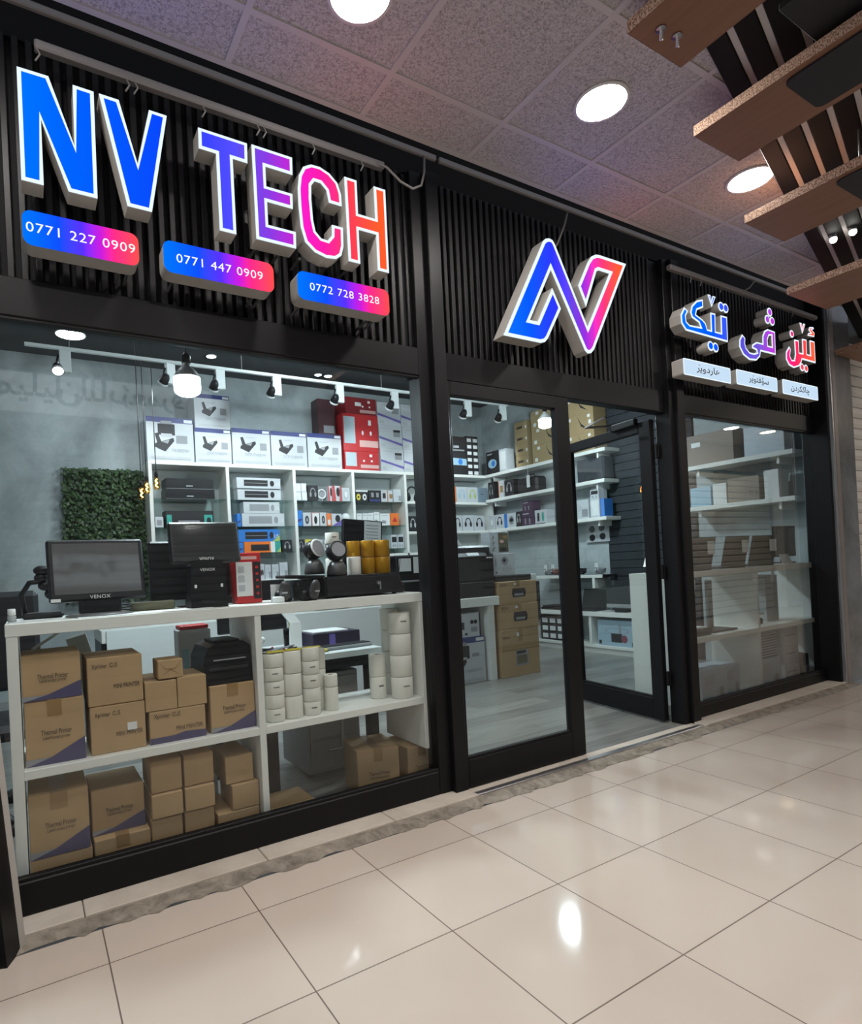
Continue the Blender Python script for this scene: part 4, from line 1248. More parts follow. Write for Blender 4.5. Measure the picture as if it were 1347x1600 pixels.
# ------------------------------------------------------------------ service counter
t = thing('service_counter', 'white service counter across the shop, with printer boxes in its open end', 'counter', (2.3, 4.62, .015))
CO = (2.3, 4.62, .015)
MB().box(.42, 4.10, 4.58, 5.15, .775, .865, WHITE, .003).build('counter_top', t, CO)
MB().box(.45, 3.42, 4.56, 4.579, .015, .866, PANELW, .002).build('front_panel', t, CO)
MB().box(3.98, 4.06, 4.62, 5.10, .015, .775, WHITE, .002).build('end_panel', t, CO)
MB().box(3.40, 3.42, 4.62, 5.10, .015, .775, WHITE, .002).build('side_panel', t, CO)
MB().box(3.42, 3.98, 5.05, 5.07, .015, .775, DKB).build('back_panel', t, CO)
MB().box(.42, .46, 4.62, 5.1, .015, .775, DKP).build('left_leg', t, CO)
ICON = lambda cu_, cv_, s: [('r', cu_ - .20 * s, cu_ + .20 * s, cv_ - .16 * s, cv_ + .12 * s, DKB), ('p', [(cu_ - .15 * s, cv_ + .12 * s), (cu_ + .15 * s, cv_ + .12 * s), (cu_ + .12 * s, cv_ + .2 * s), (cu_ - .12 * s, cv_ + .2 * s)], GREYP), ('r', cu_ - .13 * s, cu_ + .13 * s, cv_ - .22 * s, cv_ - .12 * s, LGREY)]
TANK = lambda cu_, cv_, s: [('p', [(cu_ - .2 * s, cv_ - .1 * s), (cu_ + .02 * s, cv_ - .2 * s), (cu_ + .22 * s, cv_ + .05 * s), (cu_ + .2 * s, cv_ + .12 * s), (cu_ - .18 * s, cv_ - .02 * s)], DKB), ('p', [(cu_ - .19 * s, cv_ + .2 * s), (cu_ - .12 * s, cv_ + .22 * s), (cu_ - .05 * s, cv_), (cu_ - .14 * s, cv_ - .02 * s)], DKB), ('p', [(cu_ - .05 * s, cv_ + .02 * s), (cu_ + .12 * s, cv_ + .08 * s), (cu_ + .08 * s, cv_ - .02 * s)], GREYP)]
carton('printer_box', 'tall white printer carton with a blue band in the counter end', 'box', 3.69, 4.655, .016, .50, .36, .46, PBOX,
       [('r', 0, 1, .87, 1, NAVY), ('r', .78, .98, .9, .97, PAPER)] + ICON(.4, .70, 1.0) + TANK(.3, .42, 1.0) + [('t', 'HL-T4000DW', .6, .24, .045, GREYP, .30), ('r', .66, .84, .57, .64, GREYP), ('r', .2, .95, .05, .1, LGREY)], ch=.002)
carton('printer_box', 'white carton with a black printer picture on top of the tall blue banded one', 'box', 3.67, 4.655, .478, .46, .36, .235, PBOX,
       [('r', .96, 1, 0, 1, DKB)] + ICON(.33, .5, 1.1) + [('e', .76, .62, .05, .09, DKB), ('e', .86, .62, .05, .09, DKB), ('r', .72, .9, .2, .4, GREYP), ('r', .1, .5, .06, .1, GREYP), ('r', .55, .62, .08, .18, DKB)], ch=.002)
# large office printer on the counter
t = thing('office_printer', 'large black office printer with raised scanner on the counter behind the glass door', 'printer', (3.80, 4.86, .8655))
MB().box(-.30, .29, -.24, .24, .0, .16, DKP, .012).build('paper_tray', t)
MB().box(-.30, .29, -.24, .24, .162, .40, DKP, .012).build('body', t)
MB().box(-.28, .27, -.22, .22, .40, .52, M('navy black plastic', (.012, .014, .022), .35), .02).build('scanner_unit', t)
m = MB(); m.X = Matrix.Translation((0, .18, .52)) @ Matrix.Rotation(R(-38), 4, 'X')
m.box(-.22, .22, -.02, .02, 0, .24, DKP, .008).box(-.16, .1, -.028, -.02, .03, .2, GLOSSBLK); m.build('document_feeder', t)
m = MB(); m.X = Matrix.Translation((0, -.24, .40)) @ Matrix.Rotation(R(-35), 4, 'X')
m.box(-.2, .2, -.01, .03, 0, .07, DKP, .005).box(-.05, .10, -.013, -.01, .015, .05, PAPER); m.build('control_panel', t)
MB().lathe([(.001, 0), (.008, 0)], PAPER, (.17, -.2415, .06), seg=10).box(-.29, -.2, -.245, -.2, .0, .012, PAPER).build('status_light', t)
# monitor and black boxes on the counter seen through the left window
t = thing('counter_monitor', 'black monitor with a paper note, above the amber ribbon rolls', 'monitor', (2.66, 4.85, .8655))
m = MB(); m.X = Matrix.Rotation(R(4), 4, 'Y'); m.box(-.22, .20, -.02, .02, .33, .80, DKP, .008); m.build('case', t)
m = MB(); m.X = Matrix.Rotation(R(4), 4, 'Y'); m.box(.0, .18, -.024, -.021, .60, .79, PAPER)
for i in range(5):
    m.box(.02, .15, -.0255, -.024, .63 + .03 * i, .636 + .03 * i, GREYP)
m.build('paper_note', t)
MB().box(-.04, .04, .0, .05, .01, .36, DKP, .004).box(-.13, .13, -.1, .1, 0, .015, DKP, .004).build('stand', t)
t = thing('black_device', 'black copier body behind the reed diffuser on the counter', 'printer', (3.14, 4.86, .8655))
MB().box(-.23, .20, -.24, .2, 0, .45, DKP, .012).build('case', t)
MB().box(-.21, .18, -.246, -.238, .2, .215, GREYP).box(-.20, -.07, -.246, -.24, .30, .42, PAPER).box(-.04, .10, -.246, -.24, .28, .43, PAPER).build('paper_notes', t)
t = thing('black_box_low', 'low black machine on the counter left of the copier body', 'printer', (2.30, 4.88, .8655))
MB().box(-.17, .16, -.16, .16, 0, .22, DKP, .01).build('case', t)
MB().box(-.12, .12, -.166, -.158, .06, .075, GREYP).build('slot', t)
# carton stack beside the counter
def epson(w, h, pic):
    q = [('t', 'EPSON', .13, .80, .04, INK, .09), ('r', .40, .46, .84, .92, PAPER)]
    return q + pic
GC = 'stacked brown cartons at the end of the counter'
PIC = [('p', [(.36, .30), (.68, .30), (.71, .5), (.68, .68), (.36, .68), (.34, .5)], DKB), ('r', .40, .64, .36, .46, GREYP)]
carton('carton', 'tall brown carton at the bottom of the stack beside the counter', 'carton', 4.382, 4.60, .016, .535, .42, .49, CARD, epson(.535, .49, [('r', .35, .68, .22, .56, GREYP), ('r', .38, .65, .26, .44, OLIVE), ('r', .38, .62, .47, .53, DKB), ('r', .0, 1, .55, .585, TAPE)]), R(1), GC, tape=.06)
carton('carton', 'brown carton with a printer picture, middle of the stack beside the counter', 'carton', 4.385, 4.60, .508, .53, .42, .255, CARD, epson(.53, .255, PIC), R(-1), GC, tape=.06)
carton('carton', 'brown carton with a printer picture, topmost of the stack beside the counter', 'carton', 4.378, 4.60, .765, .535, .42, .235, CARD, epson(.535, .235, PIC), 0, GC, tape=.06)
tag(MB().box(4.13, 4.64, 4.66, 5.0, 1.0025, 1.065, DKB, .006).build('black_case', None, (4.35, 4.83, 1.0025)), 'flat black case on the carton stack under the camera box', 'case')
carton('camera_box', 'white box with a round white camera picture on the carton stack', 'box', 4.285, 4.68, 1.0665, .29, .15, .23, PBOX, [('e', .52, .66, .17, .2, GREYP), ('e', .5, .68, .07, .09, DKB), ('e', .6, .3, .24, .17, LGREY), ('r', .08, .14, .1, .18, DKB), ('r', .08, .12, .4, .8, GREYP)], R(-2))
carton('photo_box', 'white box with brown photographs standing on the camera box', 'box', 4.24, 4.69, 1.298, .26, .14, .225, PBOX, [('r', .45, .97, .06, .97, OLIVE), ('e', .7, .18, .2, .1, DKB), ('e', .62, .55, .12, .08, PINKP), ('e', .8, .75, .13, .08, TAPE), ('e', .18, .75, .05, .06, GREYP), ('e', .18, .5, .05, .06, GREYP), ('e', .2, .25, .05, .06, GREYP)], R(1))
tag(MB().box(4.68, 4.80, 4.74, 4.9, 1.0025 - .02, 1.06, PANELW, .004).box(4.665, 4.82, 4.72, 4.92, .55, .98, DKB, .005).build('white_topped_bin', None, (4.73, 4.8, .55)), 'dark bin with a white top right of the carton stack', 'bin')

# ------------------------------------------------------------------ shelf wall at the back of the shop
UX = (1.19, 2.06, 2.91, 3.75, 4.58, 5.38, 6.16)
t = thing('shelf_wall_unit', 'white shelf wall of open bays with glass shelves along the back wall', 'shelf unit', (3.7, 7.32, 1.10))
UO = (3.7, 7.32, 1.10)
MB().box(1.19, 6.36, 6.95, 7.318, 2.497, 2.537, WHITE, .003).build('top_board', t, UO)
for i, x in enumerate(UX):
    MB().box(x, x + .04, 6.95, 7.318, 1.10 if i < 4 else 1.36, 2.497, WHITE, .003).build('upright', t, UO)
MB().box(1.23, 3.75, 6.95, 7.318, 1.10, 1.14, WHITE, .003).build('bottom_board', t, UO)
MB().box(3.79, 6.34, 6.95, 7.318, 1.36, 1.40, WHITE, .003).build('bottom_board', t, UO)
SH = (2.115, 1.79, 1.47)
for i in range(4):
    for z in SH:
        MB().box(UX[i] + .041, UX[i + 1] - .001, 6.975, 7.31, z - .007, z, SHELFGL).build('glass_shelf', t, UO)
for i in (4, 5):
    for z in (2.125, 1.70):
        MB().box(UX[i] + .041, UX[i + 1] - .001 if i == 4 else 6.158, 6.96, 7.31, z - .035, z, WHITE, .002).build('shelf', t, UO)
MB().box(1.24, 6.3, 7.30, 7.317, 1.15, 2.49, M('pale grey back board', (.50, .54, .54), .6)).build('back_board', t, UO)

PH = lambda c=DKB, bg=None: ([('r', .06, .94, .05, .95, bg)] if bg else []) + [('ring', .5, .55, .26, .3, .25, c, 0, 180), ('e', .27, .42, .1, .17, c), ('e', .73, .42, .1, .17, c)]
EB = lambda c=DKB: [('e', .38, .45, .14, .2, c), ('e', .68, .45, .14, .2, c), ('r', .2, .8, .78, .84, LGREY)]
OV = lambda c=DKB: [('e', .5, .47, .24, .3, c), ('e', .5, .47, .12, .16, GREYP)]
KB = lambda c=DKB: [('r', .16, .70, .22, .80, c), ('e', .80, .5, .05, .28, c), ('r', .17, .69, .48, .52, GREYP), ('t', 'US', .92, .3, .06, PAPER, .06)]
STY = {
 'dvr': (DKP, [('r', 0, 1, .0, .03, GREYP), ('r', .42, .56, .25, .33, LGREY)], 'black recorder box'),
 'teal': (DKB, [('r', .02, .12, .05, .75, TEAL), ('r', .80, .98, .05, .75, TEAL), ('e', .9, .4, .05, .2, DKB), ('r', .25, .7, .3, .4, GREYP)], 'black carton with teal ends'),
 'small': (PBOX, [('r', .2, .8, .2, .7, GREYP)], 'small white carton'),
 'kw': (PBOX, KB(), 'long silver keyboard carton'), 'kw2': (PBOX, KB(GREYP), 'long white keyboard carton'),
 'kblue': (BLUE, KB() + [('p', [(.82, .02), (1, .02), (1, .5)], GREEN)], 'long blue keyboard carton'),
 'korange': (ORANGE, [('r', .72, 1, 0, 1, PAPER), ('r', .84, 1, 0, 1, TEAL), ('r', .18, .68, .18, .75, DKB), ('p', [(.88, .0), (1, .0), (1, .45)], GREEN)], 'long orange keyboard carton with a teal end'),
 'w': (PBOX, EB(), 'white earphone box'), 'wp': (PBOX, [('r', .1, .9, .1, .9, PAPER)], 'plain white box'), 'ov': (PBOX, OV(), 'white box with a dark oval picture'),
 'blk': (DKB, PH(GREYP), 'black headset box'), 'red': (PBOX, [('p', [(0, 0), (.35, 0), (.2, 1), (0, 1)], RED), ('e', .62, .6, .22, .3, DKB), ('p', [(.75, 0), (1, 0), (1, 1), (.85, 1)], RED)], 'red and white gadget box'),
 'watch': (PBOX, [('e', .5, .5, .3, .35, LGREY), ('e', .5, .52, .2, .24, PAPER)], 'white box with a round picture'),
 'blue': (BLUE, [('p', [(.1, .2), (.9, .4), (.8, .5), (.1, .4)], NAVY)], 'bright blue box'), 'pk': (PINKP, [('r', .1, .97, .03, .93, PAPER), ('e', .5, .45, .22, .3, DKB)], 'white box with pink edge'),
 'orange': (ORANGE, [('r', .2, .8, .1, .5, PAPER)], 'orange box'), 'mouse': (PBOX, [('p', [(0, 0), (1, 0), (1, .5)], PURP2), ('e', .6, .6, .25, .3, DKB)], 'white and violet mouse box'),
 'lb': (LBLUE, [('r', .1, .9, .1, .8, PBOX), ('e', .6, .45, .2, .3, TEAL)], 'pale blue box'), 'yel': (PBOX, [('r', 0, 1, .75, 1, YELLOW), ('e', .6, .4, .22, .28, DKB)], 'white box with a yellow lid'),
 'yb': (DKB, [('r', .0, 1, .86, 1, PAPER), ('e', .22, .4, .17, .28, YELLOW), ('e', .22, .4, .07, .11, DKB), ('e', .72, .4, .17, .28, PAPER), ('e', .72, .4, .07, .11, DKB)], 'black box with a yellow ring'),
 'dk': (DKB, [('r', .1, .9, .02, .2, NAVY), ('r', .2, .4, .4, .8, GREYP), ('r', .6, .8, .4, .8, GREYP)], 'dark box with grey pictures'),
 'sq': (PBOX, [('r', .25, .75, .3, .75, DKB)], 'white box with a black square'), 'wb': (PBOX, [('r', .35, .95, .3, .7, TAPE), ('r', .0, .1, 0, 1, ORANGE)], 'white box with a brown picture'),
 'ts': (PBOX, [('ring', .4, .6, .25, .2, .3, LGREY, 0, 360), ('r', .65, .95, .1, .5, GREYP)], 'tall white box with a grey ring'),
 'pods': (PAPER, [('p', [(.1, .2), (.55, .15), (.6, .4), (.2, .45)], GREYP), ('r', .1, .8, .8, .86, LGREY)], 'white adapter box'),
 'or': (ORANGE, [('e', .35, .5, .2, .35, ORANGE), ('p', [(.2, .3), (.8, .3), (.5, .7)], RED)], 'bright orange box'),
 'cam': (PBOX, [('r', .1, .9, .45, .85, DKB), ('e', .3, .2, .1, .12, GREYP), ('e', .7, .2, .1, .12, GREYP)], 'white camera box with a black picture'),
 'hs': (PBOX, PH(), 'white headphone box'), 'hsb': (DKB, PH(LGREY), 'black box with pale headphones'),
 'pb': (PBOX, PH(LBLUE), 'white box with blue headphones'), 'pg': (PBOX, PH(GREEN), 'white box with green headphones'), 'gb': (LBLUE, [('r', 0, 1, .0, 1, M('slate blue card', (.20, .27, .33), .5)), ('r', .2, .5, .55, .6, DKB)], 'slate blue box'),
 'pu': (PLUM, [('r', .1, .6, .8, .86, LGREY), ('r', .25, .35, .1, .5, GREYP), ('r', .6, .7, .1, .5, GREYP)], 'dark plum game box'),
 'bl': (BLUE, [], 'narrow blue box'), 'ph': (PBOX, [('r', .22, .4, .2, .8, DKB), ('r', .62, .8, .2, .8, TEAL), ('r', .1, .9, 0, .06, DKB)], 'white box with two handset pictures'),
 'hat': (PBOX, [('e', .5, .5, .3, .32, GREYP), ('p', [(.2, .5), (.5, .7), (.8, .5), (.5, .35)], DKB)], 'white box with a dark diamond picture'),
 'hp': (DKB, [('e', .5, .45, .36, .2, LBLUE), ('e', .58, .45, .15, .13, BLUE), ('r', .1, .5, .85, .92, GREYP)], 'black headset carton with a pale blue picture'),
 'mon': (DKB, [('p', [(0, .25), (1, .25), (1, .42), (0, .44)], LBLUE), ('e', .65, .34, .12, .08, BLUE), ('r', .0, .9, .62, .66, GREYP), ('r', .3, .6, .7, .76, LGREY)], 'tall black carton with a pale blue stripe'),
 'photo': (PBOX, [('e', .3, .7, .14, .16, DKB), ('e', .7, .72, .14, .16, DKB), ('e', .35, .3, .12, .14, DKB), ('e', .72, .28, .12, .14, TAPE), ('r', .0, 1, .0, .1, DKB)], 'white box with dark round pictures'),
}
ORD = ('first', 'second', 'third', 'fourth', 'fifth', 'sixth', 'seventh', 'eighth')
def row(where, z, items, y=6.985, d=.16, group=None):
    for i, it in enumerate(items):
        k, x0, x1, h = it[:4]
        zz = z + (it[4] if len(it) > 4 else 0) + .0006
        mat, ops, desc = STY[k]
        lab = '%s, %s from left, %s' % (desc, ORD[i], where)
        carton('product_box', lab, 'box', (x0 + x1) / 2, y + random.uniform(0, .02), zz, x1 - x0 - .003, d, h, mat, ops, 0, group or 'boxed goods on the back shelves', ch=.0015)
row('top shelf, left bay', 2.115, [('dvr', 1.37, 1.93, .118), ('dvr', 1.38, 1.92, .118, .119)], d=.25)
row('second shelf, left bay', 1.79, [('small', 1.245, 1.335, .12), ('teal', 1.36, 1.90, .19)], d=.2)
row('top shelf, second bay', 2.115, [('kw', 2.205, 2.76, .14), ('kw', 2.195, 2.755, .13, .141)])
row('second shelf, second bay', 1.79, [('blue', 2.185, 2.235, .16), ('kw2', 2.24, 2.785, .16), ('kw2', 2.265, 2.73, .14, .161)])
row('third shelf, second bay', 1.47, [('blue', 2.18, 2.245, .13), ('korange', 2.25, 2.72, .135), ('kblue', 2.19, 2.715, .15, .136), ('blk', 2.74, 2.87, .15)])
row('bottom board of the second bay', 1.14, [('w', 2.42, 2.495, .19), ('ts', 2.50, 2.58, .18), ('ts', 2.59, 2.68, .18), ('ts', 2.69, 2.80, .20)])
row('top shelf, third bay', 2.115, [('wp', 2.955, 3.03, .11), ('wp', 3.032, 3.11, .115), ('wp', 2.955, 3.03, .11, .111), ('wp', 3.032, 3.11, .11, .116), ('blk', 3.12, 3.27, .2), ('red', 3.41, 3.48, .2), ('red', 3.485, 3.605, .205), ('watch', 3.615, 3.735, .18)])
row('second shelf, third bay', 1.79, [('blue', 2.955, 3.03, .2), ('ov', 3.04, 3.155, .175), ('pk', 3.165, 3.27, .175), ('ov', 3.275, 3.37, .175), ('orange', 3.375, 3.44, .165), ('mouse', 3.445, 3.595, .16), ('lb', 3.61, 3.745, .09)])
row('third shelf, third bay', 1.47, [('blk', 2.955, 3.045, .15), ('yel', 3.05, 3.14, .15), ('ov', 3.15, 3.22, .145), ('ov', 3.225, 3.30, .145), ('ov', 3.315, 3.38, .14), ('ov', 3.60, 3.668, .14), ('ov', 3.672, 3.74, .14)])
row('top shelf, fourth bay', 2.115, [('yb', 3.82, 4.01, .155), ('dk', 4.015, 4.215, .155), ('sq', 4.22, 4.32, .165), ('wb', 4.325, 4.41, .16), ('ts', 4.42, 4.55, .18)])
row('second shelf, fourth bay', 1.79, [('pods', 3.83, 3.905, .165), ('pods', 3.91, 3.985, .165), ('pods', 3.99, 4.085, .17), ('pods', 4.09, 4.18, .185), ('pods', 4.185, 4.345, .165), ('or', 4.35, 4.49, .17)])
row('third shelf, fourth bay', 1.47, [('cam', 4.35, 4.45, .19), ('cam', 4.46, 4.56, .19)])
row('lower white shelf of the fifth bay', 1.70, [('hsb', 4.645, 4.80, .22), ('wp', 4.805, 4.88, .21), ('hs', 5.0, 5.2, .22)])
row('upper white shelf of the corner bay', 2.125, [('or', 5.45, 5.525, .235), ('pb', 5.53, 5.735, .235), ('pg', 5.74, 5.95, .235), ('gb', 5.96, 6.14, .23)])
row('lower white shelf of the corner bay', 1.70, [('hs', 5.44, 5.605, .23), ('hs', 5.615, 5.83, .23), ('hs', 5.84, 6.05, .23)])
# a headset, a disc and a white cap standing between the boxes
t = thing('headphones', 'black headphones on the upper white shelf of the fifth bay', 'headphones', (4.77, 7.05, 2.1256))
MB().tube([(.085 * math.cos(R(a)), 0, .12 + .10 * math.sin(R(a))) for a in range(0, 181, 12)], .012, DKB).build('headband', t)
for sx in (-1, 1):
    MB().cyl((sx * .07, 0, .075), (sx * .105, 0, .07), .066, DKB).build('ear_cup', t)
t = thing('ring_light', 'pale ring with a dark centre on the third bay\'s top glass shelf', 'ring light', (3.338, 7.04, 2.1156))
m = MB(); m.X = Matrix.Translation((0, 0, .095)) @ Matrix.Rotation(R(90), 4, 'X')
m.lathe([(.048, -.01), (.066, -.01), (.066, .01), (.048, .01), (.048, -.01)], PAPER, seg=24).lathe([(.001, 0), (.048, 0)], GREYP, seg=24); m.build('ring', t)
MB().cyl((0, 0, 0), (0, 0, .035), .012, GREYP).box(-.035, .035, -.03, .03, 0, .006, GREYP, .002).build('foot', t)
t = thing('white_speaker', 'white dome on the pale blue box in the third bay', 'speaker', (3.68, 7.05, 1.8812))
MB().lathe([(.06, 0), (.062, .03), (.05, .06), (.025, .078), (.001, .08)], PAPER, seg=20).lathe([(.001, 0), (.06, 0)], PAPER, seg=20).build('shell', t)

# large cartons on top of the shelf wall
ZU = 2.5375
GT = 'printer cartons on top of the shelf wall'
def bro(w, h):
    return [('r', 0, 1, .88, 1, NAVY), ('r', .80, .98, .9, .97, PAPER)] + TANK(.40, .55, 1.0) + [('r', .72, .9, .42, .62, GREYP), ('t', 'DCP-T530DW', .6, .25, .05, GREYP, w * .55), ('r', .08, .92, .06, .12, LGREY), ('r', .35, .6, .74, .78, LGREY)]
def bro1(w, h):
    return [('r', 0, 1, .88, 1, NAVY), ('r', .80, .98, .9, .97, PAPER)] + ICON(.42, .74, .9) + TANK(.36, .42, 1.0) + [('r', .62, .86, .42, .60, GREYP), ('t', 'T530DW', .7, .22, .05, GREYP, w * .38), ('r', .08, .92, .05, .11, LGREY)]
for x0, x1, h, f, lab, z, d in ((1.19, 1.71, .50, bro1, 'tall white printer carton at the left end of the shelf wall top', 0, .34), (1.72, 2.15, .41, bro, 'white printer carton second along the top, under another one', 0, .33), (1.73, 2.15, .40, bro, 'white printer carton stacked on the second one', .4108, .33),
                                (2.16, 2.64, .44, bro, 'white printer carton third along the shelf wall top', 0, .33), (2.65, 3.13, .44, bro, 'white printer carton fourth along the shelf wall top', 0, .33), (3.14, 3.63, .45, bro, 'white printer carton fifth along the top, beside the red cartons', 0, .33)):
    carton('printer_carton', lab, 'carton', (x0 + x1) / 2, 6.97, ZU + z, x1 - x0 - .004, d, h, PBOX, f(x1 - x0, h), 0, GT, ch=.002)
def redops(w, h, sheet=True):
    q = [('r', .72, .8, .72, .86, PAPER), ('e', .55, .5, .03, .06, PAPER), ('e', .78, .5, .03, .06, PAPER), ('r', .45, .98, .12, .3, PINKP)]
    return q + ([('r', .03, .34, .2, .92, M('pale document pouch', (.50, .60, .66), .3))] if sheet else [('r', .3, .5, .5, .72, PAPER)])
GRD = 'red cartons on the shelf wall'
carton('red_carton', 'red carton at the bottom of the red stack, with a pale paper', 'carton', 3.935, 6.97, ZU, .53, .33, .255, RED, redops(.53, .25), 0, GRD)
carton('red_carton', 'tall red carton in the middle of the red stack', 'carton', 3.935, 6.97, ZU + .2556, .545, .33, .50, RED, redops(.5, .5), 0, GRD)
carton('red_carton', 'dark red carton on top of the red stack', 'carton', 3.97, 6.99, ZU + .756, .47, .33, .23, M('dark red carton', (.26, .02, .025), .4), redops(.5, .25, False), 0, GRD)
carton('dark_carton', 'dark carton standing behind the fifth printer carton', 'carton', 3.50, 7.10, ZU + .451, .26, .2, .50, M('maroon black carton', (.06, .02, .025), .4), [('r', .3, .9, .1, .3, GREYP)], 0)
def wav(w, h):
    return [('p', [(0, .42), (.45, .30), (1, .12), (1, .24), (.55, .36), (0, .52)], PURP2), ('r', .62, .92, .52, .82, GREYP), ('r', .62, .92, .72, .82, DKB), ('r', .08, .5, .86, .9, LGREY), ('r', .05, .25, .06, .2, LGREY)]
for c, (x0, x1) in enumerate(((4.228, 4.605), (4.609, 5.0))):
    for r_ in range(3):
        carton('printer_box', 'white box with a violet wave, %s of the %s column on the shelf wall' % (('bottom', 'middle', 'top')[r_], ('left', 'right')[c]), 'box', (x0 + x1) / 2 - .008 * r_, 6.97, ZU + r_ * .3206, x1 - x0 - .003, .3, .32, PBOX, wav(.4, .3), 0, 'violet wave boxes')
carton('product_box', STY['mon'][2] + ' at the corner, atop the shelf wall', 'box', 5.565, 6.97, ZU, .34, .25, .57, DKB, STY['mon'][1])
for c in range(2):
    for r_ in range(6):
        carton('gadget_box', 'small black and white box, %s from the bottom in the %s of two thin columns' % (ORD[r_], ('left', 'right')[c]), 'box', 5.80 + c * .115, 6.97, ZU + r_ * .0986, .108, .15, .098, DKB, [('r', .12, .85, .1, .62, PAPER)], 0, 'black and white gadget boxes')

# leafy panel on the back wall
t = thing('leaf_panel', 'square panel of artificial green leaves on the back wall', 'leaf panel', (.77, 7.315, 1.02))
MB().box(.37, 1.185, 7.285, 7.318, 1.02, 2.47, M('dark green backing', (.02, .035, .015), .8)).build('backing', t, (.77, 7.315, 1.02))
m = MB()
rnd = random.Random(11)
for i in range(3600):
    x, z = rnd.uniform(.345, 1.20), rnd.uniform(1.0, 2.485)
    y = 7.28 - rnd.uniform(0, .06)
    a, s_ = rnd.uniform(-2.6, -.5), rnd.uniform(.025, .055)
    tl = rnd.uniform(.2, .9)
    dx, dz = math.cos(a), math.sin(a)
    p, q = Vector((x, y, z)), Vector((x + dx * s_, y - s_ * tl, z + dz * s_))
    n_ = Vector((-dz, rnd.uniform(-.3, .3), dx)) * s_ * .38
    c = (p + q) / 2
    m.add([p, c + n_, q, c - n_], [(0, 1, 2, 3)], LEAF if rnd.random() < .6 else LEAF2)
o = m.build('leaves', t, (.77, 7.315, 1.02), flat=True)
o['kind'] = 'stuff'

# ------------------------------------------------------------------ right wall: shelves and goods
for z, y0, y1, lab in ((2.537, 4.75, 6.948, 'highest white shelf on the right wall, meeting the back shelf wall'), (2.16, 4.78, 6.948, 'middle white shelf on the right wall'), (1.70, 4.78, 6.948, 'lower white shelf on the right wall'),
                       (2.11, 2.72, 3.79, 'upper white shelf on the right wall near the right window'), (1.68, 2.72, 3.79, 'lower white shelf on the right wall near the right window')):
    t = thing('wall_shelf', lab, 'shelf', (6.2, (y0 + y1) / 2, z), 0, 'white shelves on the right wall')
    oo = (6.2, (y0 + y1) / 2, z)
    MB().box(6.05, 6.328 if y0 > 4 else 6.358, y0, y1, z - .045, z, WHITE, .003).build('board', t, oo)
    for yy in (y0 + .15, y1 - .15):
        MB().box(6.10, 6.328 if y0 > 4 else 6.358, yy - .012, yy + .012, z - .11, z - .045, WHITE, .002).build('bracket', t, oo)
def rrow(where, z, items, x=6.085, d=.16, group='boxed goods on the right wall'):
    for i, it in enumerate(items):
        k, ya, yb, h = it[:4]
        mat, ops, desc = STY[k]
        carton('product_box', '%s, %s from the corner, %s' % (desc, ORD[i], where), 'box', x, (ya + yb) / 2, z + .0006 + (it[4] if len(it) > 4 else 0), abs(ya - yb) - .004, d, h, mat, ops, R(-90), group, ch=.0015)
rrow('lower right wall shelf', 1.70, [('watch', 6.94, 6.81, .215), ('hs', 6.79, 6.61, .215), ('bl', 6.60, 6.545, .21), ('hat', 6.54, 6.36, .21), ('hsb', 6.35, 6.245, .215), ('pu', 6.24, 6.0, .20), ('ph', 5.985, 5.77, .195), ('pu', 6.22, 6.02, .145, .201)])
rrow('middle right wall shelf', 2.16, [('blk', 6.92, 6.79, .26), ('wb', 6.69, 6.585, .25), ('blk', 6.56, 6.37, .24)])
rrow('shelf by dark wall', 1.70, [('ts', 5.37, 5.06, .24), ('wp', 5.04, 4.895, .235), ('bl', 4.885, 4.825, .22), ('cam', 5.03, 4.90, .11, .236)])
rrow('topmost right wall shelf', 2.537, [('hp', 6.93, 6.66, .34), ('wp', 6.645, 6.49, .33)])
m = MB().box(6.318, 6.334, 4.96, 5.32, 1.40, 1.655, PBOX, .002)
for yy, zz in ((5.22, 1.57), (5.07, 1.58), (5.22, 1.46), (5.06, 1.47)):
    m.cyl((6.318, yy, zz), (6.316, yy, zz), .045, DKB, seg=16)
tag(m.build('wall_poster', None, (6.33, 5.14, 1.4)), 'white poster with dark round pictures on the right wall below the shelf', 'poster')
for i in range(4):
    carton('khaki_box', 'narrow khaki box, %s in the pile on the topmost right shelf' % ('lowest', 'second from below', 'third from below', 'highest')[i], 'box', 6.085, 6.17, 2.5376 + i * .1606, .25, .24, .16, CARD2, [('r', .18, .62, .38, .58, INK), ('r', .85, .95, .3, .55, PAPER)], R(-90), 'narrow khaki boxes')
for c, yy in enumerate((5.72, 5.17)):
    for r_ in range(3):
        carton('khaki_carton', 'wide khaki carton with white stickers, %s of the %s pile on the topmost shelf' % (('lowest', 'middle', 'highest')[r_], ('inner', 'outer')[c]), 'carton', 6.085, yy, 2.5376 + r_ * .2406, .50, .24, .24, CARD2,
               [('p', [(.5, .95), (.62, .35), (.85, .1), (.62, .5)], DKB), ('r', .1, .2, .1, .3, PAPER), ('r', .2, .3, .75, .92, PAPER), ('r', .85, .93, .4, .6, PAPER), ('r', .82, .9, .75, .9, PAPER)], R(-90), 'wide khaki cartons')
t = thing('shoulder_bag', 'black laptop bag standing on the middle right wall shelf', 'bag', (6.2, 6.12, 2.1606))
MB().box(-.11, .1, -.20, .20, 0, .22, DKB, .03).build('bag_body', t)
MB().tube([(-.02, -.09, .21), (-.02, -.07, .26), (-.02, .07, .26), (-.02, .09, .21)], .008, DKB).build('handle', t)
t = thing('television_carton', 'black flat carton between the topmost and middle right wall shelves', 'carton', (6.2, 5.03, 2.1606))
MB().box(-.10, .1, -.21, .21, 0, .29, M('slate black carton', (.03, .036, .045), .4), .02).build('carton_body', t)
t = thing('hanging_tag', 'white price tag hanging under the topmost right wall shelf', 'tag', (6.06, 6.05, 2.49))
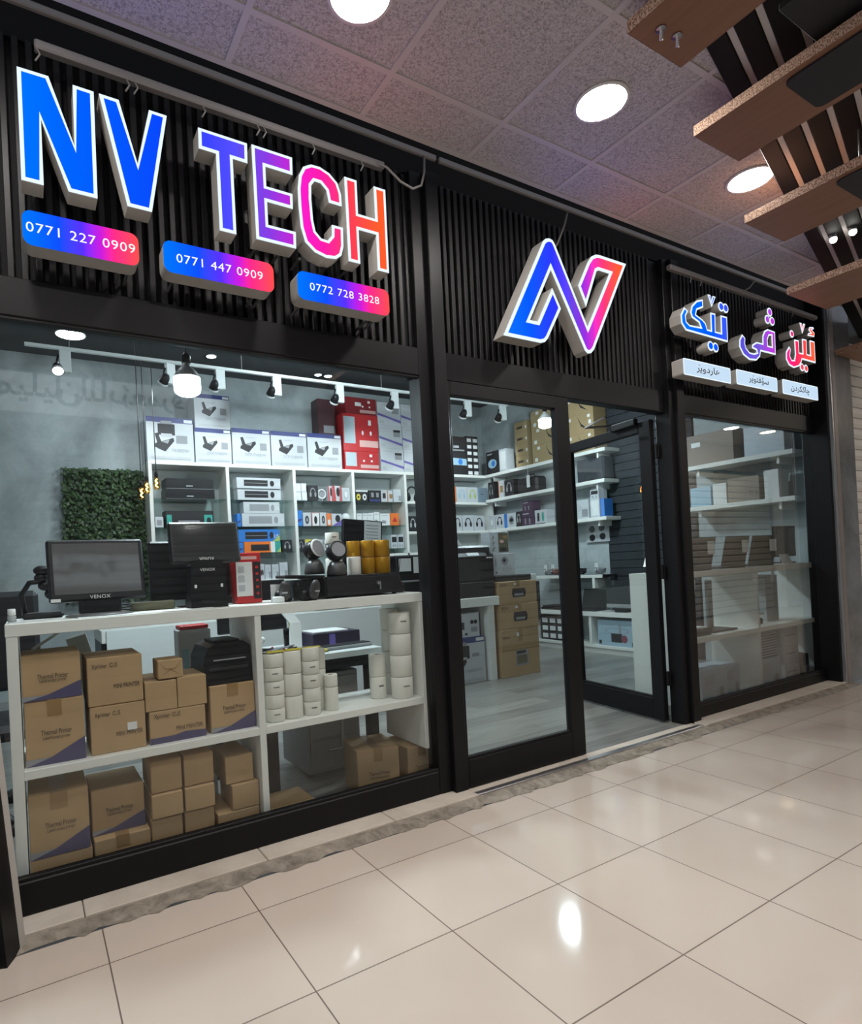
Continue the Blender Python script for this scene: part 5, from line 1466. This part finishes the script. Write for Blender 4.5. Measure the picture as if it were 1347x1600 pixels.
MB().box(-.002, .002, -.03, .03, -.26, -.09, PAPER, .0005).build('card', t)
MB().cyl((0, 0, -.09), (0, 0, 0), .003, PAPER, seg=6).build('string', t)
# low cabinet, computers and clutter along the right wall
t = thing('low_cabinet', 'low white cabinet with open bays along the right wall', 'cabinet', (6.18, 5.2, .015))
LO = (6.18, 5.2, .015)
MB().box(6.0, 6.328, 4.30, 6.04, .475, .53, WHITE, .003).build('top_board', t, LO)
MB().box(6.02, 6.328, 4.30, 6.04, .085, .12, WHITE, .003).build('bottom_board', t, LO)
MB().box(6.05, 6.328, 4.32, 6.02, .015, .085, WHITE, .002).build('plinth', t, LO)
for y in (4.30, 5.06, 5.46, 6.0):
    MB().box(6.02, 6.328, y, y + .04, .12, .475, WHITE, .002).build('upright', t, LO)
carton('computer_box', 'pale blue box with a black screen picture in the low cabinet', 'box', 6.06, 4.72, .1206, .56, .2, .31, M('pale blue carton', (.36, .50, .60), .5), [('r', .35, .62, .15, .5, DKB), ('r', .55, .6, .5, .85, GREYP), ('e', .68, .3, .08, .15, M('maroon print', (.25, .06, .1), .5)), ('ring', .5, .6, .3, .12, .08, GREYP, 0, 360), ('r', .03, .1, .05, .2, DKB), ('r', .86, .93, .05, .2, DKB)], R(-90))
carton('gadget_box', 'black box with a grid of white squares in the low cabinet', 'box', 6.06, 5.735, .1206, .44, .2, .33, DKB, [('r', .08 + .31 * i, .30 + .31 * i, .08 + .31 * j, .26 + .31 * j, PAPER) for i in range(3) for j in range(3)], R(-90))
t = thing('desktop_computer', 'black all in one computer on the low cabinet', 'computer', (6.14, 4.66, .5306))
MB().box(-.02, .015, -.24, .24, .05, .38, GLOSSBLK, .004).box(-.025, -.018, -.235, .235, .05, .095, GREYB, .002).build('screen', t)
MB().box(-.08, .08, -.08, .08, 0, .05, DKP, .006).build('stand', t)
t = thing('open_laptop', 'black open laptop on the low cabinet left of the computer', 'laptop', (6.15, 5.2, .5306))
MB().box(-.12, .1, -.19, .19, 0, .02, DKP, .004).build('keyboard_base', t)
m = MB(); m.X = Matrix.Translation((.1, 0, .02)) @ Matrix.Rotation(R(14), 4, 'Y'); m.box(-.006, .006, -.19, .19, 0, .25, DKP, .003); m.build('lid', t)
t = thing('black_laptop', 'closed black notebook pile behind the carton stack on the low cabinet', 'laptop', (6.16, 5.72, .5306))
MB().box(-.12, .12, -.2, .2, 0, .03, DKP, .006).box(-.11, .11, -.18, .18, .031, .055, DKB, .006).build('laptop_body', t)
t = thing('bracket_shelf', 'small dark shelf with a white front edge on the right wall, full of cables', 'shelf', (6.2, 5.3, .985))
MB().box(6.06, 6.328, 4.88, 5.98, .955, .985, DKB, .002).box(6.045, 6.06, 4.88, 5.98, .95, .99, WHITE, .002).build('board', t, (6.2, 5.3, .985))
for yy in (5.02, 5.55):
    MB().box(6.05, 6.30, yy - .02, yy + .02, .82 if yy < 5.3 else .86, .955, WHITE, .002).build('bracket', t, (6.2, 5.3, .985))
for i, (yy, mt) in enumerate(((5.85, GREYP), (5.72, M('copper red parts', (.22, .07, .06), .5)), (5.58, DKB), (5.44, GREYP), (5.30, DKB), (5.0, GREYP))):
    t = thing('cable_set', 'tangled coil of %s on the small bracket shelf, %s from the corner' % (('grey cable', 'reddish parts', 'black cable', 'grey leads', 'black leads', 'grey wire')[i], ORD[i]), 'cables', (6.17, yy, .9856), 0, 'coiled cables on the bracket shelf')
    m = MB()
    rr_ = random.Random(40 + i)
    for k in range(4):
        m.tube([((.05 + .008 * k) * math.cos(a * .55 + k), (.055) * math.sin(a * .55 + k), .012 + .018 * k + .002 * a + rr_.uniform(-.003, .003)) for a in range(13)], .008, mt, 6)
    m.build('coil', t)
    MB().box(-.068, -.062, -.02, .03, .05, .15, PAPER, .001).build('price_tag', t)

# ------------------------------------------------------------------ goods in the unit behind the right window
GB_ = 'pale boxes behind the right window'
BLOPS = [('r', .1, .5, .55, .85, LGREY), ('e', .75, .3, .1, .16, GREYP), ('e', .6, .28, .06, .1, LGREY), ('r', .06, .4, .1, .3, LBLUE)]
PB2 = M('pale blue white carton', (.55, .61, .68), .5)
carton('pale_box', 'pale blue box leftmost on the floor behind the right window', 'box', 4.60, 2.70, .016, .35, .25, .27, PB2, BLOPS, 0, GB_)
carton('pale_box', 'pale blue box second on the floor behind the right window', 'box', 5.155, 2.68, .016, .37, .25, .27, PB2, BLOPS, 0, GB_) if False else None
carton('pale_box', 'pale blue box at the foot of the divider behind the right window', 'box', 4.89, 2.72, .016, .21, .22, .26, PB2, BLOPS, 0, GB_)
carton('pale_box', 'pale blue box under the ribbed stack behind the right window', 'box', 5.40, 2.68, .016, .34, .25, .26, PB2, BLOPS, 0, GB_)
for i in range(9):
    carton('flat_box', 'flat dark edged folder box, %s from the bottom of the ribbed stack' % ('first second third fourth fifth sixth seventh eighth ninth'.split()[i]), 'box', 5.42, 2.70, .2766 + i * .0226, .28, .2, .022, PBOX, [('r', .04, .96, .1, .55, M('blue black edge', (.10, .11, .17), .5))], 0, 'ribbed stack of flat boxes', ch=.001)
for i in range(3):
    carton('white_box', 'white printed box, %s of the stack at the right end of the lower shelf' % ('lowest', 'middle', 'topmost')[i], 'box', 5.80, 2.70, .016 + i * .1606, .25, .22, .16, PBOX, [('r', .1, .75, .55, .62, GREYP), ('r', .1, .6, .32, .37, LGREY)], 0, 'white printed boxes')
t = thing('speaker_pair', 'small black speaker beside the white printed boxes', 'speaker', (6.04, 2.76, .016))
MB().box(-.06, .06, -.06, .08, 0, .22, DKB, .008).cyl((0, -.0605, .08), (0, -.068, .08), .04, GREYP).build('speaker_box', t)
# middle shelf: trays, monitor stand, tripod
t = thing('screen_stand', 'black monitor stand with a flat foot on the middle shelf behind the right window', 'monitor stand', (4.72, 2.78, .5726))
MB().box(-.17, .17, -.12, .1, 0, .012, DKP, .003).build('foot', t)
MB().box(.02, .08, .02, .05, .012, .40, GREYB, .004).build('column', t)
t = thing('flat_tray', 'flat black tray with white papers at the left of the middle shelf', 'tray', (4.30, 2.78, .5726))
MB().box(-.2, .19, -.14, .14, 0, .045, DKB, .004).build('tray', t)
MB().box(-.18, .17, -.12, .12, .0452, .06, PAPER, .003).build('papers', t)
t = thing('small_tripod', 'small black tripod holder lying on the middle shelf right of the divider', 'tripod', (5.32, 2.76, .5726))
MB().box(-.1, .06, -.05, .05, 0, .045, DKB, .008).build('case', t)
MB().tube([(-.1, 0, .06), (.0, .0, .075), (.16, 0, .07)], .009, PAPER).ball((0, 0, .075), .018, DKB).build('arm', t)
carton('white_box', 'tall pale box standing on the right half of the middle shelf', 'box', 5.62, 2.75, .5726, .20, .18, .40, M('pale grey carton', (.50, .52, .53), .5), [('r', .1, .5, .7, .74, GREYP), ('r', .1, .8, .5, .53, LGREY)])
# on top of the unit
ZR = 1.0655
t = thing('table_lamp', 'small white cone lamp on the left end of the right display unit', 'lamp', (4.09, 2.84, ZR))
MB().lathe([(.001, 0), (.05, 0), (.05, .008), (.001, .012)], DKP, seg=20).build('base', t)
MB().cyl((-.03, 0, .01), (-.012, 0, .06), .003, CORD, seg=6).cyl((.03, 0, .01), (.012, 0, .06), .003, CORD, seg=6).build('legs', t)
MB().lathe([(.062, .05), (.03, .175), (.001, .178)], EM('lamp shade glow', (.95, .98, 1.0), 1.2), seg=24).build('lamp_shade', t)
def laptop(x, y, rz, lab, lid=.24):
    t = thing('display_laptop', lab, 'laptop', (x, y, ZR), rz, 'laptops shown behind the right window')
    MB().box(-.17, .17, -.01, .23, 0, .018, M('dark grey laptop', (.05, .052, .055), .35), .004).build('keyboard_base', t)
    m = MB(); m.X = Matrix.Translation((0, -.0, .018)) @ Matrix.Rotation(R(12), 4, 'X')
    m.box(-.17, .17, -.006, .004, 0, lid, M('dark grey laptop', (.05, .052, .055), .35), .003); m.build('lid', t)
    MB().box(.06, .15, -.05, -.046, .12, .22, PAPER, .0005).build('price_card', t)
    return t
laptop(4.42, 2.68, 0, 'open grey laptop with its back to the right window, leftmost of three')
laptop(4.90, 2.68, 0, 'open grey laptop with its back to the right window, middle of three')
laptop(5.36, 2.70, R(-5), 'open grey laptop with its back to the right window, rightmost of three')
t = thing('black_monitor', 'black framed monitor at the right end of the right display unit', 'monitor', (5.97, 2.80, ZR))
MB().box(-.16, .18, -.02, .02, .06, .34, DKP, .005).box(-.14, .16, -.0225, -.02, .08, .32, GLOSSBLK).build('screen', t)
MB().box(-.08, .08, -.06, .06, 0, .012, DKP, .003).box(-.02, .02, .0, .03, .01, .08, DKP, .002).build('stand', t)
t = thing('paper_sign', 'white folded paper sign beside the black framed monitor', 'sign', (5.70, 2.64, ZR))
m = MB()
slab(m, (-.09, 0, 0), (.07, 0, 0), (-.05, .05, .085), (.10, .05, .085), (0, .002, 0), PAPER)
m.build('paper', t)
GW = 'boxes on the right wall near the right window'
carton('blue_screen_box', 'pale blue lit looking box on the lower right wall shelf by the window', 'box', 6.085, 3.62, 1.6806, .22, .2, .20, LBLUE, [], R(-90), GW)
carton('plain_white_box', 'white slim box second on the lower right wall shelf by the window', 'box', 6.085, 3.42, 1.6806, .14, .18, .21, PAPER, [], R(-90), GW)
carton('plain_white_box', 'tall white box at the near end of the lower right wall shelf by the window', 'box', 6.085, 2.93, 1.6806, .13, .18, .27, PAPER, [], R(-90), GW)
carton('wide_carton', 'wide brown grey carton on the lower right wall shelf by the window', 'carton', 6.085, 3.19, 1.6806, .30, .2, .24, M('grey brown carton', (.30, .25, .22), .7), [('t', 'TI 3', .8, .2, .07, INK, .08)], R(-90), GW)
carton('wide_carton', 'wide brown grey carton on the upper right wall shelf by the window', 'carton', 6.085, 3.50, 2.1106, .48, .2, .32, M('grey brown carton', (.30, .25, .22), .7), [('r', .1, .3, .6, .75, PAPER)], R(-90), GW)
carton('wide_carton', 'pale carton at the near end of the upper right wall shelf by the window', 'carton', 6.085, 2.98, 2.1106, .36, .2, .28, PB2, [], R(-90), GW)

# ------------------------------------------------------------------ lamps of the shop
def led_bulb(x, y, z, r, zc, lab):
    t = thing('led_bulb', lab, 'light bulb', (x, y, z), 0, 'large hanging led bulbs')
    MB().lathe([(.001, -.85 * r), (r * .7, -.82 * r), (r * .95, -.62 * r), (r, -.3 * r), (r, .35 * r), (r * .99, .45 * r)], E_BULB, seg=32).build('diffuser', t)
    MB().lathe([(r * .99, .45 * r), (r * .85, .85 * r), (r * .45, 1.3 * r), (r * .3, 1.35 * r), (r * .3, 1.7 * r), (.001, 1.7 * r)], M('white bulb housing', (.7, .72, .72), .4), seg=28).build('housing', t)
    MB().lathe([(.001, 1.65 * r), (r * .34, 1.65 * r), (r * .34, 2.2 * r), (r * .12, 2.5 * r), (.001, 2.5 * r)], DKP, seg=20).build('socket', t)
    MB().cyl((0, 0, 2.45 * r), (0, 0, zc - z), .004, CORD, seg=8).build('cord', t)
led_bulb(.765, 3.2, 2.235, .068, 3.7, 'large glowing led bulb hanging just behind the left window')
led_bulb(4.80, 4.5, 2.67, .068, 3.7, 'large glowing led bulb seen through the closed glass door')
led_bulb(2.60, 5.0, 3.34, .068, 3.7, 'unseen led bulb added to light the back shelves, high behind the sign wall')  # out of view, added to brighten the back shelves
def edison(x, y, z, lab):
    t = thing('pendant_bulb', lab, 'pendant lamp', (x, y, z), 0, 'small amber filament bulbs on long cords')
    MB().lathe([(.001, -.075), (.022, -.068), (.031, -.04), (.032, -.015), (.026, .02), (.016, .045), (.014, .055)], BULBGL, seg=20).build('glass', t)
    MB().tube([(.010 * math.cos(i * .9), .010 * math.sin(i * .9), -.045 + i * .006) for i in range(14)], .0035, E_FIL, 6).build('filament', t)
    MB().lathe([(.001, .05), (.017, .05), (.018, .09), (.012, .11), (.001, .115)], DKP, seg=16).build('socket', t)
    MB().cyl((0, 0, .11), (0, 0, 3.7 - z), .0045, CORD, seg=8).build('cord', t)
edison(.99, 6.2, 2.07, 'amber filament bulb hanging lowest, left of the three')
edison(1.055, 6.28, 2.14, 'amber filament bulb between the other two, before the leaf panel')
edison(1.125, 6.15, 2.165, 'amber filament bulb hanging highest, right of the three')
t = thing('track_rail', 'long white lighting track across the shop ceiling', 'lighting track', (2.4, 6.0, 3.33))
MB().box(-.0 - 2.35, 3.3, -.018, .018, -.014, .016, PANELW, .003).build('rail', t)
for x in (-2.0, -.4, 1.3, 3.0):
    MB().cyl((x, 0, .015), (x, 0, .37), .005, GCORD, seg=6).build('hanger_rod', t)
def track_head(x, rz, tilt, lab, lit=False):
    t = thing('track_spotlight', lab, 'spotlight', (x, 6.0, 3.315), rz, 'black and white spotlights on the track')
    MB().box(-.03, .065, -.022, .022, -.20, .0, PANELW, .004).build('driver_box', t)
    MB().tube([(-.035, 0, -.05), (-.05, 0, -.10), (-.045, .0, -.15)], .009, DKP).build('arm', t)
    m = MB(); m.X = Matrix.Translation((-.045, 0, -.165)) @ Matrix.Rotation(tilt, 4, 'X')
    m.lathe([(.001, .055), (.025, .055), (.038, .03), (.05, -.03), (.05, -.05), (.044, -.05)], DKP, seg=24).lathe([(.0505, -.03), (.0505, -.05)], PANELW, seg=24); m.build('lamp_head', t)
    m = MB(); m.X = Matrix.Translation((-.045, 0, -.165)) @ Matrix.Rotation(tilt, 4, 'X')
    m.lathe([(.001, -.046), (.044, -.046)], E_SPOT, seg=24); m.build('lens', t)
    ld = bpy.data.lights.new('spot_light', 'SPOT')
    ld.energy = K_SPOT
    ld.color = (.88, .96, 1.0)
    ld.spot_size = R(95)
    ld.spot_blend = .6
    ld.shadow_soft_size = .04
    lo = bpy.data.objects.new('spot_light', ld)
    COL.objects.link(lo)
    lo.parent = t
    lo.location = (-.045, .04 if tilt > 0 else -.04, -.235)
    lo.rotation_euler = (tilt, 0, 0)
    return t
track_head(.345, 0, R(-38), 'lit spotlight at the left end of the track, facing the window')
track_head(1.26, R(20), R(50), 'tilted spotlight beside the long pendant cords')
track_head(1.75, 0, R(48), 'spotlight right of the large led bulb')
track_head(2.36, 0, R(48), 'spotlight over the third white printer carton')
track_head(3.12, 0, R(48), 'spotlight just left of the dark red carton')
track_head(3.86, 0, R(48), 'spotlight over the violet wave boxes')
track_head(4.98, R(-15), R(48), 'spotlight high behind the left edge of the glass door')
track_head(5.58, R(-20), R(48), 'spotlight seen through the middle of the glass door top')
for x, y, r, lab in ((.457, 6.6, .13, 'round panel light on the shop ceiling at the left'), (1.876, 6.67, .05, 'small ceiling light right of the large led bulb'), (3.26, 6.8, .04, 'small ceiling light, left of a close pair'), (3.40, 6.8, .045, 'small ceiling light, right of a close pair'), (2.2, 4.2, .13, 'round panel light on the shop ceiling behind the sign wall'), (4.4, 4.2, .13, 'round panel light on the shop ceiling above the doors'), (.3, 4.2, .13, 'round panel light on the shop ceiling near the left wall')):
    t = thing('shop_ceiling_light', lab, 'ceiling light', (x, y, 3.70), 0, 'round lights in the shop ceiling')
    MB().lathe([(r, 0), (r + .012, -.002), (r + .01, -.012), (r, -.011)], PANELW, seg=30).build('rim', t)
    MB().lathe([(.001, -.009), (r, -.009)], E_SHOP, seg=30).build('diffuser', t)

# price tags hanging behind the right window
for x, z, h, lab in ((4.17, .90, .11, 'white price tag hanging from the unit top, left end of the right window'), (4.98, .96, .10, 'white price tag hanging from the unit top just left of the divider'), (5.28, .93, .12, 'white price tag hanging from the unit top right of the divider')):
    t = thing('price_tag', lab, 'tag', (x, 2.574, z + h), 0, 'price tags behind the right window')
    m = MB()
    for k in range(5):
        m.add([(-.022 + .004 * math.sin(k), -.001 - .0015 * k % .003, -h * k / 5), (.022 + .004 * math.sin(k), -.001 - .0015 * k % .003, -h * k / 5), (.022 + .004 * math.sin(k + 1), -.001 - .0015 * (k + 1) % .003, -h * (k + 1) / 5), (-.022 + .004 * math.sin(k + 1), -.001 - .0015 * (k + 1) % .003, -h * (k + 1) / 5)], [(0, 1, 2, 3)], PAPER)
    m.build('card', t)
    MB().cyl((0, .0, 0), (0, .005, 1.064 - z - h), .0015, PAPER, seg=6).build('string', t)
